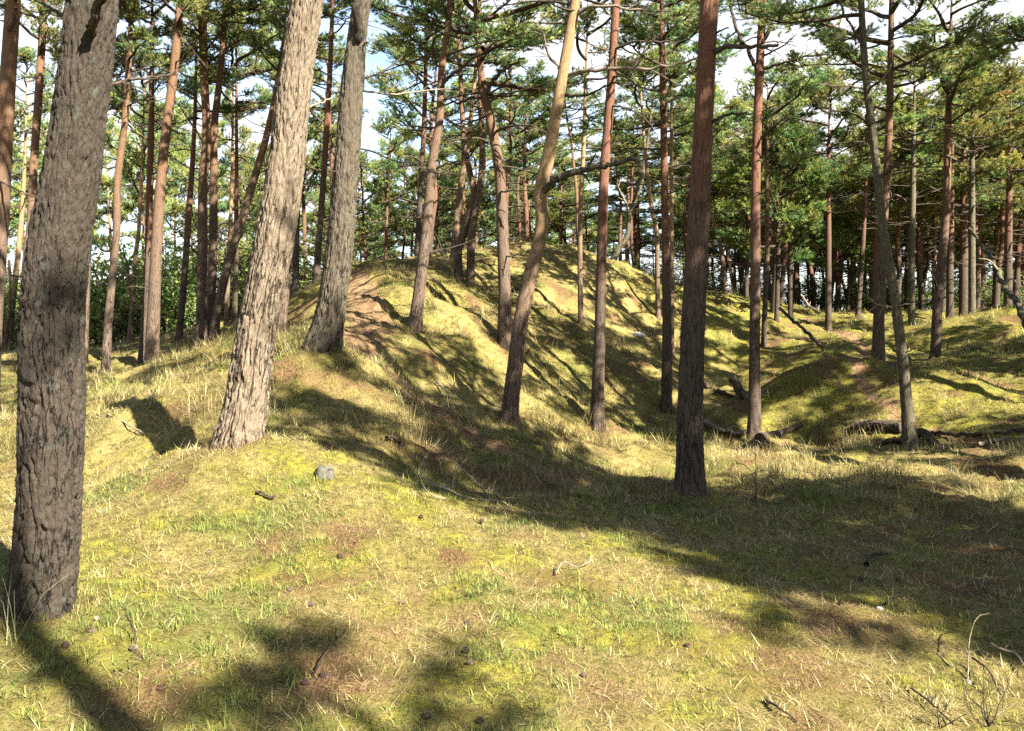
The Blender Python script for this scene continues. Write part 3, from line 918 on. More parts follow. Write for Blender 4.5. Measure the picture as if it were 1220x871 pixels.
pine(6.5, [(284, 528, 55), (292, 487, 50), (307, 383, 44), (326, 290, 44), (339, 207, 42), (351, 103, 38), (366, 0, 36)],
     'bark_pale', 10.5, 6, 'stout pale sunlit pine leaning right, with deep-furrowed bark, on the grassy brow', cs=1.1, hb=6.6, sides=160, step=0.016, disp=0.023, freq=24, seed=2,
     flare=0.12, fine_to=4.8, group=G_RIDGE, crz=1.2, boughs=[([(364, 131, 6.52), (374, 125, 6.62), (384, 122, 6.72), (394, 117, 6.8)], .012, .005, 'pale_twig', 2),
                                                    ([(352, 22, 6.55), (330, 17, 6.7), (312, 10, 6.9)], .012, .005, 'twig', 3)])
pine(9.5, [(386, 417, 40), (391, 385, 35), (397, 350, 32), (405, 290, 31), (412, 207, 29), (420, 103, 26), (425, 50, 22), (431, 0, 20)],
     'bark_dull', 11, 6, 'stout greyish pine leaning slightly right on the crest beside the worn track', cs=1.1, hb=6.6, sides=120, step=0.022, disp=0.026, freq=20, seed=3,
     flare=0.10, fine_to=5.2, group=G_RIDGE, crz=2.2, boughs=[([(424, 70, 9.5), (428, 40, 9.4), (424, 15, 9.3), (428, -30, 9.2)], .055, .04, 'bark_grey', 0),
                                                    ([(430, 95, 9.55), (455, 86, 9.8), (480, 66, 10.1)], .016, .005, 'twig', 5),
                                                    ([(418, 178, 9.6), (436, 178, 9.9), (465, 190, 10.2), (520, 205, 10.5)], .013, .004, 'twig', 6),
                                                    ([(424, 108, 9.6), (470, 112, 10.0), (520, 107, 10.4), (555, 104, 10.7)], .014, .004, 'pale_twig', 6)])
# dune
pine(14.0, [(495, 399, 16), (500, 349, 14), (505, 310, 13), (511, 254, 12), (515.7, 195, 11), (524, 142, 9.5), (526.5, 80, 8.5), (531, 50, 7.5)],
     'bark_red', 8.6, 0, 'slender bent pine on the dune just right of the worn track, reddish higher up', cs=.95, hb=4.9, disp=.004, sides=24, step=.05, seed=4, group=G_RIDGE, sway=.1,
     boughs=[([(526, 97, 14), (545, 84, 13.8), (570, 66, 13.5), (600, 45, 13.3)], .035, .012, 'bark_red', 4),
             ([(514, 205, 14), (530, 196, 13.8), (560, 190, 13.6)], .018, .006, 'twig', 4),
             ([(512, 247, 14), (522, 238, 13.8), (537, 230, 13.7)], .016, .006, 'twig', 3),
             ([(509, 198, 14), (495, 188, 13.8), (482, 184, 13.7)], .014, .006, 'twig', 3)])
pine(18.3, [(560, 337, 11), (561, 310, 10), (562, 278, 9.5), (570, 235, 8.5), (574.6, 198, 8), (573, 126, 7)],
     'bark_red', 7.6, 3, 'thin crooked pine near the top of the dune, right-hand stem of a close pair', cs=.9, hb=4.4, sides=14, seed=5, group=G_RIDGE, disp=.003, step=.06)
pine(18.4, [(546, 329, 12), (546, 297, 10), (554, 272, 10), (565, 228, 8.5), (562, 215, 7.5), (553, 170, 6.5), (551, 140, 6)],
     'bark_red', 7.2, 4, 'S-curved pine near the top of the dune, left-hand stem of a close pair', cs=.9, hb=4.4, sides=14, seed=6, group=G_RIDGE, disp=.003, step=.06,
     boughs=[([(556, 190, 18.3), (565, 178, 18), (575, 160, 17.8)], .025, .008, 'twig', 4)])
pine(20.5, [(540, 311, 8), (545, 254, 8), (550, 215, 7), (556, 180, 6)],
     'bark_tan', 8.0, 1, 'pale straight pine behind the S-curved pair at the top of the dune', cs=.9, hb=4.4, seed=7, group=G_RIDGE)
pine(14.6, [(601, 414, 17), (601, 349, 15), (599, 280, 14), (595, 204, 12.5), (584, 142, 11), (576, 111, 10), (573, 85, 8)],
     'bark_red', 7.0, 2, 'pine on the dune face whose red upper stem curves left into a dark spreading crown', cs=1.1, hb=4.2, sides=26, step=.05, disp=.005, seed=8, group=G_RIDGE, crz=.5,
     boughs=[([(577, 112, 14.6), (588, 96, 14.4), (600, 84, 14.2), (625, 70, 14)], .045, .014, 'bark_red', 5),
             ([(575, 112, 14.6), (560, 118, 14.4), (545, 122, 14.2), (530, 118, 14)], .035, .010, 'bark_brown', 5),
             ([(590, 158, 14.5), (606, 150, 14.2), (630, 150, 14), (655, 160, 13.9)], .025, .008, 'twig', 6),
             ([(597, 228, 14.5), (615, 227, 14.2), (637, 226, 14)], .018, .008, 'twig', 4)])
pine(11.0, [(606, 508, 23), (609, 475, 20), (614, 435, 19), (620.5, 383, 18), (630, 335, 17), (640, 298, 16), (646, 266, 15.5), (644, 230, 16), (652, 193, 15.5), (660, 150, 14), (672, 80, 12.5), (686, 0, 11.5)],
     'bark_tan', 9.0, 7, 'honey-coloured pine with a kink halfway up, leaning right out of the foot of the dune', cs=1.0, hb=6.4, sides=48, step=.03, disp=.006, freq=26, seed=9, group=G_RIDGE,
     boughs=[([(648, 227, 10.95), (662, 214, 10.8), (682, 206, 10.6), (705, 200, 10.5), (727, 196, 10.4), (759, 189, 10.3)], .050, .024, 'bark_mossy', 3),
             ([(759, 189, 10.3), (763, 200, 10.25), (765, 209, 10.2), (758, 230, 10.2), (750, 250, 10.2)], .028, .010, 'bark_mossy', 3),
             ([(677, 90, 11), (700, 84, 10.8), (740, 82, 10.6), (790, 80, 10.4), (830, 70, 10.3)], .028, .010, 'pale_twig', 8),
             ([(668, 83, 11), (652, 62, 10.9), (648, 45, 10.8), (640, 28, 10.8)], .022, .008, 'pale_twig', 4),
             ([(684, 20, 11), (705, 8, 10.8), (760, 12, 10.6), (800, 14, 10.5)], .022, .008, 'pale_twig', 8),
             ([(672, 113, 11), (700, 113, 10.8), (730, 100, 10.6), (770, 102, 10.5)], .02, .006, 'twig', 8)])
pine(18.5, [(692, 384, 6.5), (691, 300, 6), (692, 240, 5.5), (695, 180, 5)],
     'bark_tan', 7.4, 4, 'very thin straight pine halfway up the sunlit dune face', cs=.75, hb=4.9, seed=10, group=G_RIDGE)
pine(24.0, [(731, 313, 7), (737, 296, 7), (747, 283, 6), (750, 255, 5.5), (762, 225, 5), (766, 205, 5)],
     'bark_mossy', 5.2, 4, 'small crooked pine bent to the right on the skyline of the dune', cs=.6, hb=3.6, seed=11, group=G_RIDGE,
     boughs=[([(750, 252, 24), (742, 235, 23.8), (735, 218, 23.6)], .04, .015, 'pale_twig', 4)])
pine(13.3, [(711.5, 518, 17.5), (712.5, 460, 15), (715, 383, 13), (717, 290, 12), (720, 207, 11.5), (724, 155, 11), (729, 86, 10), (734, 0, 9)],
     'bark_brown', 9.5, 6, 'straight dark red-brown pine at the bottom of the dune face', cs=.9, hb=7.2, sides=40, step=.035, disp=.005, freq=28, seed=12, group=G_HOLLOW, crz=2.0,
     boughs=[([(728, 92, 13.3), (745, 88, 13.0), (770, 60, 12.8), (800, 20, 12.6)], .02, .006, 'twig', 7),
             ([(731, 60, 13.3), (755, 50, 13.0), (800, 48, 12.8), (830, 30, 12.6)], .02, .006, 'twig', 8),
             ([(726, 125, 13.3), (750, 130, 13.0), (772, 145, 12.8), (784, 165, 12.7)], .018, .005, 'twig', 5),
             ([(722, 60, 13.3), (700, 50, 13.2), (690, 30, 13.1)], .016, .005, 'twig', 5)])
pine(15.8, [(794, 491, 13.5), (794.5, 430, 12), (794.5, 383, 11), (793, 300, 9.5), (791.5, 200, 8.5), (790, 120, 7.5), (789, 69, 7)],
     'bark_brown', 8.4, 1, 'straight dark pine standing in front of a pale thin one at the dune foot', cs=.85, hb=4.8, sides=28, step=.05, disp=.004, seed=13, group=G_HOLLOW)
pine(19.5, [(801, 418, 5.5), (800.5, 330, 5), (800, 190, 4.5)],
     'bark_tan', 8, 3, 'thin pale pine right behind the straight dark one at the dune foot', cs=.7, hb=5.6, seed=14, group=G_HOLLOW)
pine(21.5, [(784, 380, 6), (783, 320, 5.5), (782, 276, 5.5), (776, 245, 5), (772, 215, 4.5)],
     'bark_tan', 7, 4, 'pale pine with a bent top at the right shoulder of the dune', cs=.75, hb=4.5, seed=15, group=G_RIDGE)
pine(8.0, [(822, 590, 36), (822, 540, 32), (822.5, 487, 30), (826, 383, 28), (831, 290, 26), (834, 230, 25), (838, 150, 23), (841, 90, 21.5), (845, 0, 20.5)],
     'bark_brown', 10.0, 6, 'tall dark red-brown pine on the shaded ground between brow and hollow', cs=1.0, hb=6.4, sides=120, step=.02, disp=.011, freq=28, seed=16, flare=.2, fine_to=5, group=G_HOLLOW, crz=4.0,
     boughs=[([(852, 62, 7.95), (866, 56, 7.8), (890, 56, 7.7), (927, 54, 7.6)], .026, .013, 'twig', 2),
             ([(849, 145, 7.95), (862, 138, 7.85), (878, 135, 7.8), (897, 135, 7.75)], .016, .006, 'twig', 2),
             ([(853, 40, 7.95), (862, 35, 7.9), (868, 33, 7.9)], .01, .006, 'twig', 0),
             ([(832, 242, 7.9), (842, 240, 7.85), (846, 236, 7.8)], .009, .004, 'twig', 0)])
pine(13.0, [(898.5, 530, 18), (899, 490, 15), (899, 418, 13), (900, 330, 12), (900, 241, 11), (902, 155, 10.5), (905, 86, 10), (908.5, 20, 9), (913, -10, 8.5)],
     'bark_brown', 9.2, 7, 'dark pine with forked bare limbs at the edge of the hollow beside a rotting log', cs=.9, hb=7.4, sides=36, step=.04, disp=.005, freq=28, seed=17, group=G_HOLLOW,
     boughs=[([(902, 84, 13), (892, 62, 12.9), (880, 42, 12.8), (872, 15, 12.8), (870, -10, 12.8)], .035, .016, 'bark_brown', 8),
             ([(906, 165, 13), (920, 152, 12.8), (938, 138, 12.6), (952, 121, 12.5)], .02, .006, 'twig', 6),
             ([(906, 188, 13), (922, 172, 12.8), (932, 158, 12.7), (948, 152, 12.6)], .016, .005, 'twig', 5),
             ([(907, 134, 13), (922, 126, 12.8), (945, 120, 12.7)], .014, .004, 'twig', 5),
             ([(907, 84, 13), (930, 76, 12.8), (960, 68, 12.6), (990, 66, 12.5)], .022, .006, 'twig', 9),
             ([(908, 52, 13), (918, 30, 12.9), (921, 10, 12.8), (924, -15, 12.8)], .035, .02, 'bark_brown', 6),
             ([(905, 68, 13), (930, 56, 12.8), (950, 40, 12.6)], .018, .005, 'twig', 8)])
pine(12.5, [(1085, 536, 19), (1081, 490, 14), (1076, 435, 12.5), (1065, 349, 11.5), (1053, 280, 10.5), (1045, 207, 9.5), (1038, 145, 9), (1031, 86, 8), (1026, 0, 7)],
     'bark_mossy', 8.2, 7, 'thin lichen-crusted pine leaning left, with exposed roots at its foot', cs=.9, hb=5.8, sides=36, step=.04, disp=.006, freq=30, seed=18, group=G_HOLLOW, crz=1.0,
     boughs=[([(1047, 212, 12.5), (1065, 200, 12.3), (1085, 190, 12.1), (1090, 178, 12.1), (1107, 155, 12), (1112, 138, 12)], .022, .006, 'twig', 7),
             ([(1034, 106, 12.5), (1050, 95, 12.3), (1062, 75, 12.2), (1062, 55, 12.1)], .02, .008, 'twig', 7),
             ([(1031, 106, 12.5), (1010, 103, 12.3), (985, 101, 12.1), (970, 100, 12)], .018, .005, 'twig', 5),
             ([(1029, 60, 12.5), (1018, 38, 12.4), (1008, 20, 12.3), (1000, 0, 12.2)], .025, .01, 'bark_mossy', 7),
             ([(1062, 366, 12.4), (1045, 362, 12.2), (1032, 352, 12.1), (1021, 345, 12)], .014, .005, 'pale_twig', 3),
             ([(1066, 365, 12.4), (1076, 363, 12.3), (1086, 362, 12.2)], .012, .006, 'pale_twig', 0),
             ([(1079, 420, 12.4), (1086, 417, 12.3), (1090, 411, 12.2)], .009, .004, 'twig', 0),
             ([(1069, 398, 12.4), (1062, 396, 12.3), (1058, 392, 12.2)], .009, .004, 'pale_twig', 0)])
pine(16.6, [(1046, 454, 15), (1047, 383, 13), (1050, 308, 12), (1053, 250, 10.5), (1057, 207, 9.5), (1060, 121, 8), (1062, 21, 6.5)],
     'bark_red', 9.0, 0, 'upright orange-barked pine right behind the thin lichen-crusted one', cs=.95, hb=4.9, sides=28, step=.05, disp=.004, seed=19, group=G_RIGHT,
     boughs=[([(1055, 240, 16.5), (1068, 232, 16.3), (1080, 240, 16.2)], .016, .006, 'pale_twig', 3)])
pine(18.8, [(1114, 434, 12), (1117, 366, 11), (1121, 320, 10), (1125, 280, 9.5), (1128, 230, 9), (1129, 172, 8), (1131, 107, 6.5)],
     'bark_red', 8.0, 5, 'red-barked pine at the foot of the sunlit mound on the far right', cs=1.0, hb=4.8, sides=24, step=.05, disp=.004, seed=20, group=G_RIGHT, cmat='needles_olive',
     boughs=[([(1130, 168, 18.7), (1150, 178, 18.5), (1165, 181, 18.3)], .018, .006, 'pale_twig', 3),
             ([(1128, 185, 18.7), (1150, 196, 18.5), (1165, 205, 18.3)], .016, .006, 'pale_twig', 4),
             ([(1118, 345, 18.7), (1112, 330, 18.6), (1111, 312, 18.5)], .03, .015, 'twig', 2)])
pine(24.5, [(1158, 382, 8.5), (1158, 330, 8), (1158, 274, 7.5), (1158, 200, 6)], 'bark_mossy', 7.2, 3, 'mossy pine standing on top of the sunlit mound on the far right', cs=1.0, hb=3.9, seed=21, group=G_RIGHT, cmat='needles_brown')
pine(24.0, [(1086, 389, 8), (1086, 330, 7.5), (1087, 264, 7), (1088, 200, 6)], 'bark_mossy', 7.4, 1, 'greenish pine by the small clearing, left of the sunlit mound', cs=.95, hb=4.0, seed=22, group=G_RIGHT, cmat='needles_olive')
pine(24.5, [(987, 394, 7.5), (987, 330, 7), (987, 280, 6.5)], 'bark_brown', 7.0, 0, 'thin dark pine beside a leaning dead stick, in front of the clearing', cs=.85, hb=4.1, seed=23, group=G_RIGHT, cmat='needles_olive')
pine(27.0, [(1022, 377, 6), (1026, 320, 6), (1028, 292, 5.5)], 'bark_brown', 6.6, 4, 'dark slightly tilted pine standing in the middle of the clearing', cs=.8, hb=4.0, seed=24, group=G_RIGHT, cmat='needles_olive')
pine(26.5, [(942, 377, 6.5), (942, 301, 6), (943, 260, 5.5)], 'bark_brown', 7.0, 3, 'dark pine with a leaning dead stick at its foot, behind the hollow', cs=.85, hb=4.0, seed=25, group=G_RIGHT)
pine(26.0, [(922, 377, 9), (925, 315, 8.5), (926, 270, 7.5)], 'bark_brown', 6.2, 5, 'thicker dark pine left of the dark thin one, behind the hollow', cs=.8, hb=3.4, seed=26, group=G_RIGHT)
pine(22.0, [(910, 401, 6.5), (912, 350, 6), (914, 308, 5.5), (914, 250, 5)], 'bark_brown', 6.6, 4, 'thin dark pine on the near bank, left of the thicker dark one', cs=.7, hb=4.2, seed=27, group=G_RIGHT)
pine(28.0, [(864, 352, 5.5), (862, 320, 5.5), (857, 288, 5), (850, 265, 4.5)], 'bark_tan', 5.6, 4, 'thin pale curved pine lit by the sun behind the tall red-brown trunk', cs=.65, hb=3.4, seed=28, group=G_RIGHT)
pine(29.0, [(1148, 369, 10.5), (1148, 310, 10), (1148, 260, 8)], 'bark_brown', 7.0, 0, 'thick dark pine in deep shade behind the mossy one on the mound', cs=1.0, hb=3.4, seed=29, group=G_RIGHT, cmat='needles_brown')
pine(28.0, [(1132, 373, 9), (1132, 315, 8), (1133, 260, 7)], 'bark_brown', 7.2, 2, 'dark pine in deep shade, left of the thick dark one beyond the mound', cs=1.0, hb=3.5, seed=30, group=G_RIGHT, cmat='needles_olive')
pine(27.0, [(1201, 376, 9.5), (1201, 310, 9), (1202, 250, 7.5)], 'bark_brown', 7.2, 3, 'dark pine in deep shade right of the mound, behind the leaning dead trunk', cs=1.05, hb=3.3, seed=31, group=G_RIGHT, cmat='needles_brown')
# flat ground on the left
pine(12.0, [(-14, 470, 22), (-8, 380, 20), (0, 270, 18), (5, 180, 17.5), (9, 103, 17), (13, 40, 16.5), (16, 0, 16)], 'bark_red', 9.5, 6, 'ruddy pine cut by the left edge of the picture', cs=0.82, hb=6.5, sides=30, step=.04, disp=.006, seed=32, group=G_LEFT,
     boughs=[([(10, 35, 11.9), (16, 30, 11.8), (19, 10, 11.7)], .03, .02, 'bark_brown', 0), ([(0, 215, 11.9), (20, 226, 11.6), (48, 238, 11.3), (75, 255, 11.1)], .014, .005, 'twig', 5)])
pine(20.0, [(28, 432, 11), (33, 300, 10), (36, 276, 9.5), (40, 200, 9), (45, 127, 9), (50, 50, 8.5), (52, 0, 8)], 'bark_red', 10.5, 5, 'orange-red pine half hidden behind the thick grey trunk, on its left side', cs=0.78, hb=6.7, seed=33, group=G_LEFT, disp=.003, sides=18, step=.08)
pine(26.0, [(10.5, 427, 7), (16, 352, 6.5), (22, 300, 6), (26, 257, 5.5)], 'bark_tan', 8.6, 1, 'pale forked pine far off at the left, its twin stem leaning out to the left', cs=0.74, hb=5.3, seed=34, group=G_LEFT,
     boughs=[([(6, 424, 26), (8, 390, 25.8), (12, 350, 25.6), (11, 310, 25.4)], .07, .04, 'bark_tan', 2)])
pine(20.0, [(100, 440, 9), (103, 339, 8), (106, 273, 7.5), (110, 220, 7)], 'bark_red', 9.0, 3, 'orange-red pine seen just past the right side of the thick grey trunk', cs=0.74, hb=5.5, seed=35, group=G_LEFT, disp=.003, sides=18, step=.08)
pine(18.0, [(125.5, 443, 11), (129, 383, 9.5), (133, 339, 9), (139, 273, 8.5), (139.5, 220, 8), (140, 214, 8), (148, 152, 7.5), (153, 83, 7)], 'bark_red', 8.8, 0, 'bright orange pine with a wavy stem standing alone on the flat', cs=0.74, hb=5.9, seed=36, group=G_LEFT, disp=.003, sides=20, step=.07)
pine(24.0, [(154.5, 422, 6), (158.5, 352, 5), (162, 300, 5), (165, 278, 4.5), (168, 230, 4)], 'bark_tan', 7.8, 4, 'very thin pale pine with a side stem, in front of the green bushes', cs=0.61, hb=5.5, seed=37, group=G_LEFT,
     boughs=[([(157, 344, 24), (153, 330, 23.9), (152, 315, 23.8), (146, 296, 23.7)], .045, .02, 'bark_tan', 2)])
pine(18.0, [(180, 436, 17), (182, 400, 15.5), (185, 326, 13.5), (189, 250, 12), (191.5, 220, 11.5), (196, 172, 11), (207, 86, 10), (215, 0, 9)], 'bark_red', 10.0, 5, 'tall pine, grey below and orange above, bending right, front one of a tight pair', cs=0.82, hb=6.7, seed=38, group=G_LEFT, disp=.004, sides=26, step=.06,
     boughs=[([(200, 150, 18), (212, 158, 17.8), (228, 160, 17.6)], .02, .007, 'twig', 4)])
pine(18.8, [(169.5, 434, 11), (173, 380, 9.5), (176, 326, 9), (178, 233, 8), (180, 160, 7)], 'bark_brown', 9.0, 4, 'dark shaded pine, back one of a tight pair', cs=0.74, hb=6.1, seed=39, group=G_LEFT, disp=.003, sides=18, step=.08)
pine(22.0, [(213.5, 422, 8), (219.6, 332, 7.5), (225, 253, 7), (229, 200, 6)], 'bark_brown', 8.4, 2, 'dark thin pine tilting right between two tall reddish ones', cs=0.74, hb=5.5, seed=40, group=G_LEFT)
pine(19.0, [(239.5, 419, 15), (240, 380, 13), (241, 306, 12), (243, 200, 10.5), (246, 172, 10), (243, 86, 9.5), (241, 0, 8.5)], 'bark_red', 10.0, 0, 'tall upright red-brown pine left of the crossing stems', cs=0.82, hb=6.7, seed=41, group=G_LEFT, disp=.004, sides=24, step=.06,
     boughs=[([(246, 60, 19), (258, 45, 18.8), (275, 25, 18.6)], .025, .008, 'twig', 6), ([(240, 45, 19), (228, 38, 18.8), (212, 18, 18.6)], .02, .008, 'twig', 4)])
pine(19.4, [(251, 411, 12), (252, 360, 10.5), (253.5, 306, 10), (255, 200, 9), (255, 155, 8.5), (261, 100, 7.5), (264, 69, 7)], 'bark_red', 9.0, 1, 'red pine whose foot meets that of a strongly leaning stem', cs=0.74, hb=6.5, seed=42, group=G_LEFT, disp=.003, sides=20, step=.07)
pine(19.0, [(255, 408, 11), (259, 369, 10.5), (272.5, 314, 10), (286, 269, 9.5), (300, 222, 9), (315, 172, 8)], 'bark_red', 7.6, 3, 'red pine stem leaning strongly to the right across its upright neighbours', cs=0.66, hb=5.3, seed=43, group=G_LEFT, disp=.003, sides=20, step=.07)
pine(23.0, [(270, 404, 6.5), (271, 337, 6), (274, 280, 5)], 'bark_tan', 7.6, 4, 'short-looking pale thin pine behind the strongly leaning red stem', cs=0.61, hb=5.2, seed=44, group=G_LEFT)
pine(22.0, [(279, 402, 7), (280, 350, 6.5), (281, 300, 6)], 'bark_brown', 8.2, 2, 'thin dark pine between the strongly leaning stem and the stout pale trunk', cs=0.74, hb=5.4, seed=45, group=G_LEFT)
pine(16.0, [(334.5, 400, 12), (340, 340, 11), (344, 306, 10), (353, 226, 9.5), (358, 150, 8.5), (361, 90, 8)], 'bark_red', 9.0, 3, 'ruddy pine peeping out right behind the stout pale leaning trunk', cs=.9, hb=5.6, seed=46, group=G_RIDGE, disp=.003, sides=20, step=.07)
pine(18.5, [(352, 357, 8.5), (353, 280, 8), (355, 200, 7)], 'bark_brown', 8.6, 4, 'dark pine on the left flank of the ridge, between the two stout pale trunks', cs=.85, hb=5.4, seed=47, group=G_RIDGE)
pine(17.5, [(377, 344, 9), (379, 300, 8), (381, 276, 7.5), (389, 155, 7), (393, 86, 6)], 'bark_brown', 8.2, 1, 'slim brown pine tilting right, just left of the stout greyish one on the crest', cs=.85, hb=5.6, seed=48, group=G_RIDGE)
pine(21.0, [(497, 298, 7), (500, 244, 6.5), (505, 157, 6), (506, 127, 5.5)], 'bark_brown', 8.0, 0, 'dark thin pine on the skyline left of the slender bent one', cs=.9, hb=4.6, seed=49, group=G_RIDGE)

# unseen pines around the viewpoint: some read from their shadows, others added for shade
OFF = 'pines behind the viewpoint'
OFFT = [(8.5, -.1, 0, 1.15), (8.9, 1.7, 5, 1.15), (6.9, 1.0, 2, 1.0), (10.2, -1.2, 3, 1.1), (10.3, .9, 1, 1.1), (7.2, 2.9, 3, .95), (9.2, -1.1, 5, .5), (8.4, .3, 0, .9), (9.9, -2.2, 3, .55), (4.1, -2.78, 4, .5, 10.5, 8.2), (5.98, -3.64, 2, .34, 8.0, 7.0), (3.0, -7.5, 1, 1.0), (-4.0, -5.0, 0, 1.0), (14.5, 4.4, 2, .9), (17.5, 2.0, 0, 1.0), (16.5, 9.0, 3, .9), (12.0, -6.5, 1, .9), (7.7, 10.6, 0, 1.15, 9.2, 4.3), (7.3, 8.3, 3, .9), (9.4, 9.0, 2, 1.0), (11.2, 10.9, 5, 1.0), (11.4, 5.4, 4, .9), (12.0, 13.6, 1, 1.0), (10.2, 12.8, 4, .9), (5.4, 5.6, 5, .85), (13.4, 10.9, 0, 1.0), (15.5, 13.5, 3, 1.1), (13.2, 16.2, 2, .9), (16.5, 17.5, 1, 1.1), (17.0, 10.5, 5, 1.0)]
def stock_pine(x, y, H, hb, ci, cs, r, bark, cmat, label, group, rz=0.0, lean=(0, 0), seed=0):
    """a whole tree on its own spot: crown meshes are shared, the trunk is one of a few shared stems"""
    key = (seed % 7, bark)
    if key not in STEMS:
        rs = np.random.default_rng(seed % 7 + 50)
        zz = np.linspace(-0.35, 9.6, 9)
        wob = np.cumsum(rs.normal(0, 0.07, (9, 2)), 0) * np.clip(zz / 3, 0, 1)[:, None]
        wob[:2] = 0
        P = np.concatenate([wob, zz[:, None]], 1)
        rr = 0.14 * (1 - np.clip(zz, 0, 10) / 10.5) ** 0.75 + 0.01
        STEMS[key] = trunk_mesh(P, rr, 12, 0.16, 0.0, 22, seed % 7, 0.3)
        STEMS[key].materials.append(M[bark])
    root = empty('pine_tree', (x, y, gz(x, y)), rz)
    root.rotation_euler = (lean[1], lean[0], rz)
    tag(root, label, 'pine tree', group)
    t = bpy.data.objects.new('trunk', STEMS[key]); COL.objects.link(t); t.parent = root
    k = r / 0.14
    t.scale = (k, k, H / 9.8)
    c = bpy.data.objects.new('crown', crown_of(ci, cmat)); COL.objects.link(c); c.parent = root
    HcP = [5.0, 6.5, 4.2, 5.6, 4.6, 6.0, 5.0, 4.6, 3.6][ci]
    c.location = (0, 0, hb)
    c.scale = (cs, cs, (H - hb) / HcP)
    return root

STEMS = {}
OFF_LABELS = 'unseen pine outside the picture, placed for the shade it casts'
for i, (x, y, ci, cs, *hh) in enumerate(OFFT):
    stock_pine(x, y, *(hh or (9.6, 5.6)), ci, cs, 0.15, 'bark_grey', 'needles', 'pine beside the picture whose dark boughs hang into its top right corner' if (x, y) == (7.7, 10.6) else OFF_LABELS,
               OFF, i * 1.3, (0, 0), i)

# ------------------------------------------------------------------ the wood behind
GB = {
    'l': ('pines of the wood behind on the left', 'one of the many slim pines of the wood behind, left of the dune'),
    'm': ('pines of the wood behind the dune', 'one of the slim pines of the wood behind the dune skyline'),
    'r': ('pines of the wood behind on the right', 'one of the many dark slim pines of the wood behind, beyond the hollow'),
}
placed = [(o.location.x, o.location.y) for o in COL.objects if o.type == 'EMPTY']
rs = np.random.default_rng(99)
nbg = 0
for _ in range(12000):
    if nbg >= 235: break
    d = rs.uniform(21, 58)
    px = rs.uniform(-90, 1310)
    x = (px - CX) / FPX * d
    side = 'l' if px < 400 else ('m' if px < 820 else 'r')
    if side == 'm' and d < 27: continue
    if side == 'r' and d < 29: continue
    if side == 'l' and d < 34: continue
    if min((x - a) ** 2 + (d - b) ** 2 for a, b in placed) < {'r': 1.6, 'm': 2.3, 'l': 3.0}[side] ** 2: continue
    if side == 'r':
        if 930 < px < 1030 and d < 38: continue
        H = rs.uniform(6.6, 8.4) + 0.03 * (d - 30); hb = rs.uniform(2.7, 3.6)
        if 870 < px < 1050: H -= 1.9 * min(1, 1.6 - abs(px - 960) / 80)
        cm = rs.choice(['needles_olive', 'needles_brown', 'needles'], p=[.5, .28, .22])
        bk = 'bark_brown'
        r = rs.uniform(.07, .13)
    elif side == 'm':
        H = rs.uniform(6.5, 8.5); hb = rs.uniform(3.0, 4.4)
        if 640 < px < 800: H -= 1.5
        cm = rs.choice(['needles_olive', 'needles'], p=[.45, .55]); bk = rs.choice(['bark_brown', 'bark_red'])
        r = rs.uniform(.06, .11)
    else:
        H = rs.uniform(8.5, 11.5); hb = rs.uniform(4.4, 5.8)
        cm = rs.choice(['needles_olive', 'needles'], p=[.45, .55]); bk = rs.choice(['bark_red', 'bark_brown', 'bark_tan'], p=[.5, .3, .2])
        r = rs.uniform(.07, .13)
    placed.append((x, d)); nbg += 1
    stock_pine(x, d, H, hb, int(rs.integers(0, 6)), rs.uniform(.85, 1.2), r, bk, cm, GB[side][1], GB[side][0], rs.uniform(0, 6.28),
               (rs.normal(0, .035), rs.normal(0, .035)), int(rs.integers(0, 100)))

# a bright green young pine behind the forked one
def young(px, py, d, H, cs, label, mat='needles_green'):
    p = at(px, py, d)
    root = empty('young_pine', (p[0], p[1], gz(p[0], p[1])))
    tag(root, label, 'pine tree')
    q = [(0, 0, -.3), (.02, 0, H * .3), (-.02, .03, H * .65), (0, 0, H)]
    link('trunk', trunk_mesh(q, [.07, .06, .035, .01], 10, .15, 0, 22, 3, .3), root, [M['bark_brown']])
    c = link('crown', crown_of(8, mat), root)
    c.location = (0, 0, 1.35); c.scale = (cs, cs, (H - 1.35) / 3.6)
young(925, 385, 24.5, 5.0, 1.15, 'bushy bright green young pine standing behind the forked dark one')
young(1010, 380, 33.0, 3.6, 1.1, 'small bushy olive young pine at the back of the clearing', 'needles_olive')

